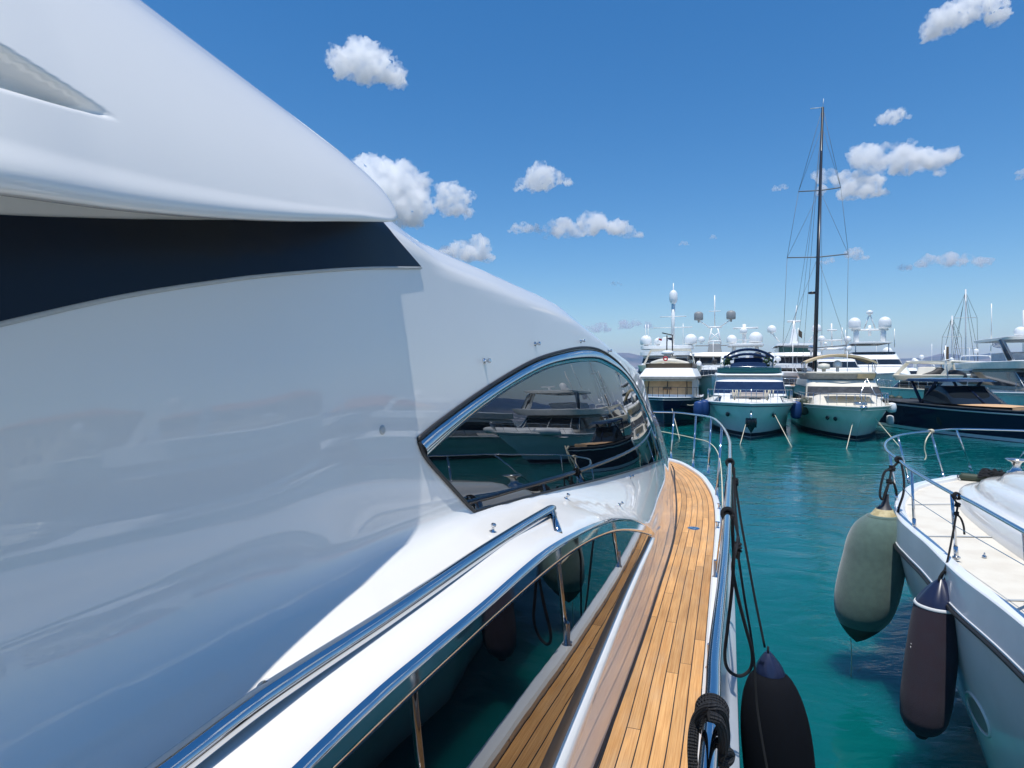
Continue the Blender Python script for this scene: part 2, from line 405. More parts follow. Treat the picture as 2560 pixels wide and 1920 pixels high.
ztp = sorted([(fitL.hit(x, y)[0].y, fitL.hit(x, y)[0].z-DECK) for x, y in lO[1:]]); ztf = hermite([a for a, b in ztp if 1]+[9], [b for a, b in ztp]+[ztp[-1][1]-.1])
sm_ = lambda x: (lambda q: q*q*(3-2*q))(max(0, min(1, x)))
hbf = hermite([0, 1.2, 1.8, 2.6, 3.3, 4.2, 5.6, 7.2], [-.43, -.43, -.455, -.53, -.59, -.67, -.82, -1.0])
for r in rows:
    for p in r:
        if p.x < -1.9 or p.y < -1.2 or p.y > 7.4: continue
        u, h = p.y, p.z-EYE; z = p.z-DECK; hc = hcf(u)
        mg = .085+.33*sm_((u-2.4)/1.2); w = sm_((h-(hbf(u)-mg))/(mg-.01))*sm_((hc-.03-h)/.07)*sm_((u-.9)/.5)*sm_((7.2-u)/1.4)
        if w > 0: p.x += (fitU.v(u, p.z)-p.x)*w
        w = sm_((ztf(u)+.045-z)/.07)*sm_((6.0-u)/1.8)*sm_((u+1.1)/.6)
        if w > 0: p.x += (fitL.v(u, p.z)-p.x)*w
bv = mkbv()
main = Thing('motor_yacht', 'large glossy white yacht with teak side deck and dark mirror windows filling the left side', 'yacht', (VC, 3, 0))
sup = MB(); sup.grid(rows); sup.grid([[V(2*VC-p.x, p.y, p.z) for p in r] for r in rows], flip=True)
sup.cap(rows[0] + [V(2*VC-p.x, p.y, p.z) for p in rows[0]][::-1])
sup_o = main.part('superstructure', sup, 'gel')
def patch(top, bot, n, m, off, fit=None):            # a panel lying on the superstructure between two curves
    A, B = resample(top, n), resample(bot, n); rows = []
    for i in range(n):
        r = []
        for j in range(m):
            t = j/(m-1); p = A[i].lerp(B[i], t); o = off(t) if callable(off) else off
            h, _ = fit.hit(p.x, p.y, o) if fit else hit(p.x, p.y, o)
            if h is None: break
            r.append(h)
        if len(r) == m: rows.append(r)
    return MB().grid(rows)
def on_path(pts, n, off, fit=None):
    return [h for h in ((fit.hit if fit else hit)(p.x, p.y, off)[0] for p in resample(pts, n)) if h is not None]
# --- upper (saloon) window
win = main.part('saloon_window', patch(glT, glB, 70, 26, .006, fitU), 'glass')
chrome_off = lambda t: -.003 + .022*math.sin(PI*t)**.6
tr = main.part('window_trim', patch(chO, [(1063, 1146)] + glT[1:], 80, 9, chrome_off, fitU), 'chrome', parent=win)
g = MB().tube(on_path([(x-2, y-3) for x, y in chO], 90, .004, fitU), .008, 6)
g.tube(on_path(glB, 60, .005, fitU), .006, 6); g.tube(on_path([(1044, 1104), (1063, 1146), (1120, 1211), (1182, 1279)], 20, .005, fitU), .007, 6)
main.part('window_gasket', g, 'rubber', parent=win)
# --- lower window
lwin = main.part('cabin_window', patch(lT, lB, 90, 24, .006, fitL), 'glass_low')
main.part('window_trim', patch(lO, lT[:-1] + [(1629, 1340)], 90, 19, lambda t: -.003 + .015*min(1, min(t, 1-t)/.2)**.5, fitL), 'chrome', parent=lwin)
gk = MB().grid([[fitL.hit(p.x, p.y, .003)[0], fitL.hit(p.x+2+k*9, p.y+2, .010)[0], fitL.hit(p.x+4+k*22, p.y+3, .008)[0], fitL.hit(p.x+5+k*26, p.y+4, -.002)[0]] for p, k in ((q, max(.12, min(1.6, (q.y-1330)/500))) for q in resample(lB, 60))])
main.part('window_gasket', gk, 'rubber', parent=lwin)
sill = MB().grid([[fitL.hit(p.x+5+k*26, p.y+4, -.002)[0], fitL.hit(p.x+6+k*30, p.y+5, .022)[0], fitL.hit(p.x+7+k*44, p.y+6, .026)[0], fitL.hit(p.x+8+k*52, p.y+8, .004)[0], fitL.hit(p.x+9+k*56, p.y+8, -.003)[0]] for p, k in ((q, max(.12, min(1.6, (q.y-1330)/500))) for q in resample(lB, 60))])
main.part('window_sill', sill, 'gel', parent=lwin)
# --- dark glass band under the flybridge
bB = [(-330, 915), (-150, 850), (0, 808), (300, 740), (550, 701), (700, 684), (900, 669), (1050, 668)]
bT = [(-330, 520), (-150, 530), (0, 540), (300, 550), (550, 553), (750, 553), (880, 552), (950, 553)]
main.part('flybridge_side_glass', patch(bT, bB, 80, 14, .006), 'band')
main.part('band_edge_trim', MB().tube(on_path([(x, y+2) for x, y in bB], 70, .004), .0045, 6), 'slot')
# --- flybridge wing
def proj(p):
    q = y2w(p); return HX + F*q.x/max(q.y, .02), HY - F*(q.z-EYE)/max(q.y, .02)
LU = [-5, -1, 0, .366, .514, .706, .938, 1.16, 1.31, 1.39, 1.45, 1.50]
lipv = hermite(LU, [-.60, -.61, -.635, -.66, -.70, -.745, -.79, -.825, -.848, -.862, -.88, -.92])
liph = hermite(LU, [.03, .07, .125, .172, .198, .237, .290, .345, .381, .401, .425, .46])
TU = [-5, -1, 0, .855, 1.066, 1.214, 1.376, 1.44, 1.48, 1.50]
topv = hermite(TU, [-1.28, -1.22, -1.19, -1.15, -1.12, -1.08, -1.03, -1.005, -.965, -.925])
toph = hermite(TU, [1.1, .95, .87, .746, .70, .656, .60, .567, .52, .465])
def wsec(u, n=480):
    lv, lh, tv, th = lipv(u), liph(u), topv(u), toph(u); k = min(1, (1.51-u)/.3+.02); ur = .03+.05*max(0, min(1, (u-.4)/1)); e = lambda a, b: (a, u, EYE+b)
    dv, dh = tv-lv, th-lh
    return csec([e(min(-1.16, lv-.36), lh+ur+.03), e(lv-.30, lh+ur+.02), e(lv-.07*k, lh+.018*k), e(lv-.015*k, lh+.001), e(lv-.003*k, lh+.003*k), e(lv, lh+.012*k), e(lv+dv*.03, lh+dh*.09), e(lv+dv*.22, lh+dh*.40),
                 e(lv+dv*.58, lh+dh*.78), e(lv+dv*.93, lh+dh*.985), e(tv-.015*k, th+.004*k), e(tv-.05*k, th-.01*k), e(tv-.07*k, th-.10*k), e(tv-.10*k, lh+.10*k)], n)
wu = [-5 + .25*i for i in range(18)] + [-.5 + .01*i for i in range(40)] + [-.1 + .0035*i for i in range(214)] + [.65+.01*i for i in range(65)] + [1.30 + .20*i/24 for i in range(25)]
wrows = []
for u in wu:
    r = wsec(u)
    for i, p in enumerate(r):
        if 60 < i < 440 and p.y < 1.2 and p.y > -.6:
            x, y = proj(p)
            if x < 318 and y < 340:
                yu, yl = 300-.623*(305-x), 300-.256*(305-x); d1, d2 = y-yu, yl-y
                q1, q2 = max(0, min(1, (d1+2)/20)), max(0, min(1, (d2+6)/(.6*max(0, yl-yu)+16)))
                r[i] = p + V(-.92, 0, -.35)*.045*max(0, min(1, (318-x)/150))*q1*q1*(3-2*q1)*q2*q2*(3-2*q2)
    wrows.append(r)
wing = MB().grid(wrows).grid([[V(2*VC-p.x, p.y, p.z) for p in r] for r in wrows[::5]], flip=True)
wo = main.part('flybridge_wing', wing, 'gel')
fd = MB().box((VC, -1.75, EYE+.42), (3.0, 6.0, .05))
fr = [csec([(-1.1, 1.2, EYE+h), (-1.4, 1.35, EYE+h), (VC, 1.5, EYE+h), (2*VC+1.4, 1.35, EYE+h), (2*VC+1.1, 1.2, EYE+h)], 30) for h in (.40, .54, .57)]
fd.grid(fr); main.part('flybridge_deck', fd, 'gel')
# --- snap fasteners on the superstructure
for x, y in ((1210, 903), (1337, 860), (1451, 853), (1520, 878), (1231, 1330), (1415, 1247), (1575, 1192), (1548, 1262)):
    p, n = hit(x, y, 0); m = MB().lathe([(.011, -.002), (.011, .004), (.005, .006), (.005, .016), (.009, .018), (.009, .026), (.006, .029)], p, 12, n)
    main.part('snap_fastener', m, 'chrome')
p, n = hit(955, 1075, 0); main.part('worn_screw_cap', MB().lathe([(.013, -.002), (.013, .003), (.008, .005)], p, 12, n), 'slot')
# --- handrail on the shelf
hr = [at_v(x, y, v) for x, y, v in ((-700, 2800, -.685), (140, 2140, -.685), (425, 1922, -.685), (625, 1770, -.685), (776, 1668, -.685), (940, 1562, -.687), (1070, 1474, -.69), (1204, 1383, -.693), (1310, 1315, -.697), (1388, 1268, -.70))]
hp = spline(hr, 14); hand = main.part('handrail', MB().tube(hp, [.0205]*(len(hp)-3) + [.019, .014, .006], 24), 'chrome')
for x, y, bx, by in ((1381, 1276, 1396, 1330), (660, 1722, 668, 1716)):
    a = at_v(x, y, -.69); b, n = hit(bx, by, -.004)
    main.part('rail_post', MB().tube([a, a.lerp(b, .5), b], [.012, .012, .016], 16), 'chrome', parent=hand)
# --- hull and decks
ep = [at_h(x, y, DECK) for x, y in ((1746, 1920), (1761, 1711), (1779, 1480), (1786, 1330), (1784, 1262), (1757, 1202), (1722, 1172), (1690, 1158))]
ep = smooth_pts(ep, 4, [(0, -.145), (1, -.145)])
vE = hermite([-9, -4, 0] + [p.y for p in ep] + [11.8, 12.6, 13.3, 13.75], [-.35, -.17, -.145] + [p.x for p in ep] + [-1.72, -2.2, -2.65, VC+.02])
hu = [-9 + .3*i for i in range(30)] + [.15*i for i in range(90)] + [13.5, 13.6, 13.68, 13.74]
def rake(w, u): return 0 if u < 8 else -.9*((u-8)/5.75)**3*(1-max(0, w)/DECK)
hrows = []
for u in hu:
    e = vE(u); k = 1 if u < 7 else max(.12, 1-(u-7)/6.5*.9); f = max(0, (u-5)/8.7)
    pr = [(e-.004, DECK), (e-.002, DECK+.03), (e+.012, DECK+.042), (e+.055, DECK+.042), (e+.075*k, DECK+.03), (e+.082*k, DECK-.03), (e+.10*k, 1.85), (e+.135*k, 1.66), (e+.175*k, 1.62), (e+.18*k, 1.57), (e+.16*k, 1.54), (e+.17*k-.05*f, 1.1),
          (e+.14*k-.35*f, .5), (e+.05-.7*f, 0), (e-.5-.8*f, -.5), (VC, -.9)]
    hrows.append([V(max(VC, v), u+rake(w, u), w) for v, w in pr])
hull = MB().grid(hrows).grid([[V(2*VC-p.x, p.y, p.z) for p in r] for r in hrows], flip=True)
hull.cap(hrows[0] + [V(2*VC-p.x, p.y, p.z) for p in hrows[0]][::-1])
main.part('hull', hull, 'gel_hull', auto=40)
sd = MB()
for i in range(len(hu)-1): sd.add([(2*VC-vE(hu[i]), hu[i], DECK-.012), (vE(hu[i]), hu[i], DECK-.012), (vE(hu[i+1]), hu[i+1], DECK-.012), (2*VC-vE(hu[i+1]), hu[i+1], DECK-.012)], [(0, 1, 2, 3)])
main.part('deck_base', sd, 'gel', smooth=False)
EP = [V(vE(u)-.004, u, DECK) for u in [-6 + .1*i for i in range(60)] + [.05*i for i in range(260)]]
S = [0]
for i in range(1, len(EP)): S.append(S[-1]+(EP[i]-EP[i-1]).length)
def teak(sgn):
    t = MB(); D = [0, .3, .6, .9, 1.2]
    for i in range(len(EP)):
        tn = (EP[min(i+1, len(EP)-1)]-EP[max(i-1, 0)]).normalized(); nn = V(-tn.y, tn.x, 0)
        for d in D:
            p = EP[i] + nn*d; v = max(p.x, VC+.002); t.v.append(V(v if sgn > 0 else 2*VC-v, p.y, DECK))
    for i in range(len(EP)-1):
        for j in range(4):
            t.uv[len(t.f)] = [(S[i], D[j]), (S[i], D[j+1]), (S[i+1], D[j+1]), (S[i+1], D[j])]
            t.f.append((i*5+j, i*5+j+1, i*5+j+6, i*5+j+5))
    return t
main.part('teak_side_deck', teak(1), 'teak', smooth=False); main.part('teak_side_deck', teak(-1), 'teak', smooth=False)
vW = hermite([r[0].y for r in rows[::3]], [r[0].x for r in rows[::3]])
ck = MB().grid([[V(vW(u)-.006, u, DECK+.03), V(vW(u)+.003, u, DECK+.010), V(vW(u)+.011, u, DECK+.003)] for u in [-5+.1*i for i in range(161)]])
main.part('deck_joint_seal', ck, 'rubber')
p = at_h(1734, 1321, DECK); fc = main.part('deck_filler_cap', MB().lathe([(.062, 0), (.062, .004), (.054, .007), (.02, .008), (.015, .006)], p, 28), 'chrome')
for x, y in ((1804, 1272), (1800, 1320)):
    p = at_h(x-6, y, DECK+.04); c = MB().lathe([(.022, 0), (.014, .01), (.012, .045), (.022, .055), (.022, .062)], p, 14)
    main.part('bollard_cleat', c, 'chrome')
for u in (2.4, 3.15, 4.1, 5.3, 6.6, 7.7, 8.8, 9.9):
    p = V(vE(u)+.004, u, DECK+.02); main.part('toe_rail_eyelet', MB().lathe([(.010, -.003), (.010, .004), (.004, .008)], p, 10, (-1, 0, .6)), 'chrome')
# --- guard rail
RP = [(1773, 1868, -.67), (1787, 1627, -.67), (1810, 1417, -.67), (1818, 1302, -.67), (1824, 1181, -.67), (1825, 1128, -.675), (1823, 1100, -.685), (1812, 1075, -.70), (1797, 1056, -.715), (1778, 1044, -.73), (1740, 1037, -.745), (1685, 1031, -.755), (1627, 1029, -.765)]
rp = [V(-.16, -6, EYE-.70), V(-.08, -2.5, EYE-.68), V(-.055, -.5, EYE-.67)] + [at_h(x, y, EYE+h) for x, y, h in RP]
L = rp[-1]; rp += [V(-2.0, L.y+.75, EYE-.76), V(-2.5, L.y+1.2, EYE-.75), V(VC, L.y+1.38, EYE-.745)]
rp2 = rp + [V(2*VC-p.x, p.y, p.z) for p in rp[:-1]][::-1]
rpath = spline(rp2, 8)
rail = main.part('guard_rail', MB().tube(rpath, .0158, 20), 'chrome')
def rail_at(u): return min((p for p in rpath if p.x > VC), key=lambda p: abs(p.y-u))
mid = []
for x, y, bx, by in ((1685, 1034, 1678, 1145), (1741, 1040, 1733, 1165), (1779, 1046, 1771, 1181), (1805, 1064, 1792, 1240)):
    b = at_h(bx, by, DECK+.03); a = min([p for p in rpath if p.x > VC and p.y > 4], key=lambda p: (proj(p)[0]-x)**2+(proj(p)[1]-y)**2)
    main.part('stanchion', MB().tube([a, b], .0150, 14).lathe([(.030, 0), (.030, .006), (.0205, .012), (.0195, .13)], b-V(0, 0, .015), 14), 'chrome', parent=rail)
    mid.append(a.lerp(b, .47))
for u in (-3.2, -1.6, .2, 1.75, 3.3, 4.8):
    a = rail_at(u); b = V(vE(u)+.035, u+.03, DECK+.035)
    main.part('stanchion', MB().tube([a, b], .0150, 14).lathe([(.030, 0), (.030, .006), (.0205, .012), (.0195, .13)], b, 14), 'chrome', parent=rail)
    if u > 3: mid.append(a.lerp(b, .5))
mid = mid[:4] + [mid[5], mid[4]]
mid = [V(-1.9, 12.3, mid[0].z+.02)] + mid
main.part('lifeline', MB().tube(spline(mid, 6), .006, 6), 'cream_rope', parent=rail)

# ================================================================ ropes and fenders on the main yacht
def rope_thing(label, paths, r, base, cat='rope', group=None, m='rope', name='mooring_rope', extra=None):
    b = V(*base); mb = MB()
    for p in paths: mb.tube(spline(p, 8), r, 10)
    if extra: extra(mb)
    o = mb.build(name, m, None, b); o.location = y2w(b); o.rotation_euler.z = -AL
    return tag(o, label, cat, group)
def coil(c, ax, R, r, turns, pitch, n=16, ph=0):
    c = V(*c); Q = Vector((0, 0, 1)).rotation_difference(Vector(ax)).to_matrix(); out = []
    for i in range(int(turns*n)+1):
        a = 2*PI*i/n + ph; out.append(c + Q @ V(R*math.cos(a), R*math.sin(a), pitch*(i/n-turns/2)))
    return out
def rdir(p):
    i = min(range(len(rpath)), key=lambda k: (rpath[k]-p).length); return rpath[i], (rpath[i+1]-rpath[i-1]).normalized()
def T(x, y, t): return at_t(x, y, t)
# thick hitch on the near rail
c, ax = rdir(at_h(1776, 1795, EYE-.67))
tn = [coil(c+ax*k*.021, ax, .0235, 0, 1.15, .02, 18, .5+k) for k in (-1, 0, 1)]
def t1(x, y, dt=0): return T(x, y, 1.10+dt)
rope_thing('thick black braided rope hitched round the near end of the steel rail', [
    tn[0], tn[1], tn[2],
    [t1(1738, 2040, -.04), t1(1733, 1930, -.02), t1(1731, 1860, 0), t1(1738, 1806, .02), t1(1757, 1776, .0), t1(1786, 1768, -.03), t1(1806, 1786, 0), t1(1813, 1830, .03), t1(1812, 1868, .04), t1(1806, 1900, .03), t1(1822, 1960, .02), t1(1826, 2060, 0)],
    [t1(1800, 1880, .0), t1(1815, 1876, .03), t1(1826, 1888, .05), t1(1818, 1904, .03), t1(1800, 1904, .02), t1(1797, 1888, .03)],
    [t1(1770, 1790, -.05), t1(1795, 1800, -.05), t1(1806, 1830, -.03), t1(1808, 1870, 0), t1(1802, 1893, .02)]], .0092, (c.x, c.y, c.z), group='black ropes tied along the guard rail')
# second hitch with the big hanging bight
c, ax = rdir(at_h(1817, 1290, EYE-.67))
def t2(x, y, t=3.0): return T(x, y, t)
rope_thing('black rope bight drooping outside the rail down to the hull side', [
    coil(c, ax, .024, 0, 2.2, .018, 16),
    [c+V(.02, 0, -.02), t2(1832, 1340, 2.9), t2(1834, 1400, 2.9), t2(1829, 1480, 2.95), t2(1819, 1570, 3.0), t2(1812, 1640, 3.05), t2(1822, 1676, 3.1), t2(1850, 1690, 3.15), t2(1876, 1672, 3.15), t2(1880, 1630, 3.1), t2(1862, 1560, 3.05), t2(1842, 1480, 3.0), t2(1832, 1420, 2.95), t2(1838, 1380, 3.0), t2(1842, 1362, 3.1)]], .0085, (c.x, c.y, c.z), group='black ropes tied along the guard rail')
c2, ax2 = rdir(at_h(1826, 1154, EYE-.67))
knot = T(1838, 1204, 4.6)
fx, fy, ft = 1947, 1640, 4.55
ftop = T(1912, 1618, 4.5)
rope_thing('black rope from the forward rail hitch carrying the big black fender', [
    coil(c2, ax2, .025, 0, 2.2, .02, 16), coil(knot, (0, 0, 1), .017, 0, 2.5, .02, 12),
    [c2+V(.02, 0, -.02), T(1834, 1185, 4.6), knot, T(1852, 1300, 4.55), T(1868, 1390, 4.5), T(1888, 1500, 4.5), ftop]], .0085, (c2.x, c2.y, c2.z), group='black ropes tied along the guard rail')
knot2 = T(1843, 1366, 3.6)
rope_thing('black doubled rope with a small knot hanging between the two rail hitches', [
    coil(knot2, (0, .3, 1), .02, 0, 2.6, .02, 12),
    [c2+V(.03, -.05, -.03), T(1838, 1260, 4.2), T(1844, 1330, 3.9), knot2, T(1850, 1420, 3.9), T(1862, 1500, 4.0), T(1876, 1580, 4.1), T(1886, 1660, 4.2), T(1892, 1760, 4.2), T(1905, 1850, 4.15), T(1925, 1960, 4.1)],
    [T(1830, 1200, 4.1), T(1833, 1280, 3.9), T(1847, 1350, 3.8), T(1846, 1395, 3.8), T(1838, 1385, 3.7)]], .008, tuple(knot2), group='black ropes tied along the guard rail')
# black fender
bf = T(fx, 1760, ft); R0 = .25
f = Thing('boat_fender', 'huge black cloth covered fender with dark blue cap hanging against the teak-decked yacht', 'fender', (bf.x+.02, bf.y, .0), group='large fenders between the two near yachts')
top = T(1912, 1640, 4.5); ctr = V(bf.x+.015, bf.y, 0)
zt = top.z-.16
prof = [(.02, -1.5), (R0*.6, -1.42), (R0*.95, -1.2), (R0, -.95), (R0*1.02, -.65), (R0*1.0, -.45), (R0*.93, -.29), (R0*.78, -.14), (R0*.56, -.03), (R0*.38, .01)]
pp = csec([(r, z, 0) for r, z in prof], 40)
def leanlathe(prof, n, c, tv):                       # a lathe whose axis leans: tv = shift per metre of height
    rows = []
    for r, z in prof: rows.append([c + V(tv[0]*z + r*math.cos(2*PI*k/n), tv[1]*z + r*math.sin(2*PI*k/n), z) for k in range(n)])
    return MB().grid(rows, closed=True).cap(rows[0], True).cap(rows[-1])
fc = V(ctr.x-.075, ctr.y, zt)
f.part('body', leanlathe([(p.x, p.y) for p in pp], 40, fc, (-.085, 0)), 'blackf')
def cap_mesh(c, r0, r1, h, tv=(0, 0), ribs=8):
    rows = []
    for i in range(13):
        t = i/12; r = r1 + (r0-r1)*(1-t**1.5); z = h*t
        rows.append([c + V(tv[0]*z + r*(1-.07*(1-t)*t*4*max(0, math.cos(ribs*2*PI*k/48)))*math.cos(2*PI*k/48), tv[1]*z + r*(1-.07*(1-t)*t*4*max(0, math.cos(ribs*2*PI*k/48)))*math.sin(2*PI*k/48), z) for k in range(48)])
    return MB().grid(rows, closed=True).cap(rows[-1])
f.part('end_cap', cap_mesh(fc+V(0, 0, .005), .105, .02, .15, (-.1, 0)), 'capnavy')
f.part('rope_eye', MB().tube(coil(fc+V(-.015, 0, .17), (1, 0, 0), .02, 0, 1, 0, 14), .008, 8), 'rope')
# ================================================================ NEIGHBOUR YACHT (right)
C2, D2 = 4.1, EYE-1.75
ry = Thing('motor_yacht', 'white yacht with cream foredeck and glossy stepped coachroof close on the right', 'yacht', (C2, 2, 0))
op = [at_h(x, y, D2+.05) for x, y in ((2560, 1566), (2396, 1438), (2315, 1359), (2273, 1323), (2246, 1296), (2236, 1262), (2250, 1231), (2287, 1208), (2360, 1193), (2397, 1188))]
op = [V(1.80, -6, 0), V(1.80, -1, 0), V(1.82, 2.5, 0)] + op + [V(C2, op[-1].y+.12, 0)]
OC = spline([V(p.x, p.y, 0) for p in op], 9)
OC[-1] = V(C2, OC[-1].y, 0)
hr2 = []
for i, p in enumerate(OC):
    a, b = OC[max(0, i-1)], OC[min(len(OC)-1, i+1)]; t = (b-a).normalized(); n = V(-t.y, t.x, 0)
    if i == len(OC)-1: n = V(0, 1, 0)
    f = max(0, min(1, (p.y-6)/6)); q = lambda o, w: V(min(C2, p.x+n.x*o), p.y+n.y*o, w)
    dn = lambda o, w: V(min(C2, p.x-n.x*o), p.y-n.y*o - f*o*.9, w)
    hr2.append([q(-.12, D2-.002), q(-.115, D2+.04), q(-.095, D2+.055), q(-.01, D2+.055), q(.0, D2+.045), q(.02, D2-.225), q(.032, D2-.235), q(.034, D2-.262), q(.02, D2-.272), q(.002, D2-.28),
                dn(.05+.12*f, 1.2), dn(.14+.42*f, .75), dn(.25+.75*f, .3), dn(.36+1.0*f, -.05), dn(.7+1.2*f, -.5)])
h2 = MB().grid(hr2, flip=True).grid([[V(2*C2-p.x, p.y, p.z) for p in r] for r in hr2])
hull2 = ry.part('hull', h2, 'gel_hull', auto=35)
rubrows = [r[5:10] for r in hr2]; off = .004
ry.part('rub_rail', MB().tube([r[6]+V(-.002, 0, .004) for r in hr2], .006, 6), 'steel')
ry.part('rubber_strip', MB().tube([r[7]+V(-.004, 0, -.001) for r in hr2], .019, 8), 'rubber')
ry.part('foredeck', MB().grid([[V(r[0].x-.02, r[0].y, D2), V(C2, r[0].y, D2+.03), V(2*C2-r[0].x+.02, r[0].y, D2)] for r in hr2]), 'cream')
# coachroof: stepped glossy mouldings
def trunk_ring(ins, h, n=60):
    out = []; un, wd, ub = 10.95-ins*1.5, 1.60-ins, -5.5
    for i in range(n):
        a = PI*i/(n-1)
        if i < 1: out.append(V(C2-wd, ub, 0)); continue
        if i > n-2: out.append(V(C2+wd, ub, 0)); continue
        c, s = math.cos(a), math.sin(a)
        x = -wd*math.copysign(abs(c)**.62, c); y = 6.0 + (un-6.0)*s**.80 if s > 0 else 6
        out.append(V(C2+x, y, 0))
    for p in out:
        g = hermite([-6, 3, 7, 9.5, 11], [2.6, 1.7, 1.15, .8, .62])(p.y)
        p.z = D2 + .012 + h*g
    return out
tr_ = [trunk_ring(a, h) for a, h in ((-.02, -.02), (-.02, .02), (.0, .06), (.02, .15), (.06, .19), (.15, .205), (.18, .21), (.20, .25), (.23, .34), (.28, .375), (.37, .385), (.40, .39), (.42, .43), (.46, .51), (.55, .55), (.75, .58), (.95, .60), (1.25, .62), (1.5, .63))]
ctr_l = [V(C2, p.y, p.z) for p in tr_[-1]]
rr = []
for r in tr_ : rr.append(r)
tk = MB().grid(rr + [ctr_l], flip=True); ry.part('coachroof', tk, 'gel', auto=60)
rows2 = hr2[:]; bv2 = BVHTree.FromPolygons([p for r in hr2 for p in r], [(i*15+j, i*15+j+1, (i+1)*15+j+1, (i+1)*15+j) for i in range(len(hr2)-1) for j in range(14)])
# porthole
def ell(k): return [hit(2447+k*(14*math.cos(a)*.93 + 60*math.sin(a)*.45), 1786+k*(-10*math.cos(a)*.38+60*math.sin(a)*.92), -.0, bv2)[0] for a in [2*PI*i/32 for i in range(32)]]
e1 = ell(1.0); e0 = [p+V(-.004, 0, 0) for p in e1]; ein = [p+V(.012, 0, -.004) for p in ell(.8)]; mid_ = sum(ein, V(0, 0, 0))/32
ph = ry.part('porthole', MB().tube(e0, .012, 8, closed=True), 'bwhite')
ry.part('pane', MB().cap([p+V(-.012-.006, 0, .0) for p in ein]), 'gdome', parent=ph, smooth=False)
for u_ in (5.6, 7.5, 9.2):
    ed = min(OC, key=lambda p: abs(p.y-u_)+(p.x > 3)*9)
    ry.part('deck_panel_gap', MB().grid([[V(ed.x+.14, u_, D2+.006), V(C2-1.2, u_+.25, D2+.03)], [V(ed.x+.14, u_+.035, D2+.006), V(C2-1.2, u_+.285, D2+.03)]]), 'slot')
# rail
RP2 = [(2560, 1329, -1.12), (2412, 1247, -1.12), (2379, 1233, -1.12), (2279, 1175, -1.10), (2246, 1149, -1.08), (2219, 1128, -1.06), (2213, 1111, -1.035), (2225, 1098, -1.01), (2256, 1087, -1.0), (2327, 1078, -.99), (2391, 1073, -.98)]
r2 = [V(1.83, -5, EYE-1.12), V(1.85, 0, EYE-1.12)] + [at_h(x, y, EYE+h) for x, y, h in RP2]
r2 = r2 + [V(C2, r2[-1].y+.08, EYE-.98)] + [V(2*C2-p.x, p.y, p.z) for p in r2][::-1]
r2p = spline(r2, 8); rail2 = ry.part('guard_rail', MB().tube(r2p, .0175, 16), 'chrome')
mids = []
for x, y, bx, by, h in ((2556, 1326, 2575, 1500, -1.71), (2380, 1234, 2391, 1393, -1.71), (2283, 1178, 2286, 1320, -1.71), (2224, 1133, 2243, 1254, -1.71), (2246, 1090, 2272, 1206, -1.71), (2329, 1079, 2360, 1195, -1.71), (2389, 1073, 2428, 1176, -1.71)):
    b = at_h(bx, by, EYE+h); a = at_h(x, y, EYE-1.05); a = min(r2p[:len(r2p)//2+4], key=lambda p: (proj(p)[0]-x)**2+(proj(p)[1]-y)**2 if y2w(p).y > .5 else 1e9)
    for sg in (1, -1):
        A, B_ = (a, b) if sg > 0 else (V(2*C2-a.x, a.y, a.z), V(2*C2-b.x, b.y, b.z))
        st = ry.part('stanchion', MB().tube([A, B_], .0145, 12), 'chrome', parent=rail2)
        d = (A-B_).normalized()
        ry.part('stanchion_foot', MB().tube([B_-d*.02, B_+d*.10], .019, 12).lathe([(.032, -.01), (.032, .006)], B_, 12), 'steel', parent=rail2)
    mids.append(a.lerp(b, .5))
ry.part('lifeline', MB().tube([V(1.86, -3, mids[0].z)] + mids, .004, 6), 'steel', parent=rail2)
# windlass and rope pile
wl = V(C2+.0, 11.25, D2+.05); wl = at_t(2541, 1180, 9.3)
ry.part('windlass', MB().lathe([(.12, -.35), (.12, .0), (.07, .03), (.055, .07), (.055, .12), (.075, .155), (.135, .185), (.14, .20), (.03, .205)], wl, 28), 'steel')
rb = at_t(2480, 1186, 9.4)
pile = []
for k in range(5):
    pile.append([rb + V(.17*math.cos(a)*(1-.1*k)+.02*math.sin(3*a+k), .14*math.sin(a), .02*k+.02*math.sin(5*a+k)-.03) for a in [2*PI*i/14 for i in range(15)]])
rope_thing('heap of black rope beside the steel windlass on the white foredeck', pile, .018, tuple(rb))
gb = at_t(2430, 1190, 9.6)
tag_o = Thing('boat_fender', 'dark green fender lying flat on the foredeck in front of the steel windlass', 'fender', tuple(gb)); gbp = [gb+V(x, y, -.02) for x, y in ((-.16, .05), (.05, -.05), (.22, -.12))]
tag_o.part('body', MB().tube(spline(gbp, 8), lambda t: .06*min(1, 4*math.sqrt(max(.001, t*(1-t)))), 16), 'olive')
tag_o.part('end_ring', MB().tube(coil(gbp[0], (0, 1, 0), .02, 0, 1, 0), .008, 6), 'rubber')
pn, nn = at_h(2461, 1391, D2+.02), 0
ry.part('deck_eyelet', MB().lathe([(.02, -.01), (.02, .004), (.012, .012)], pn, 12).tube(coil(pn+V(0, 0, .02), (1, 0, 0), .014, 0, 1, 0, 10), .004, 6), 'chrome')

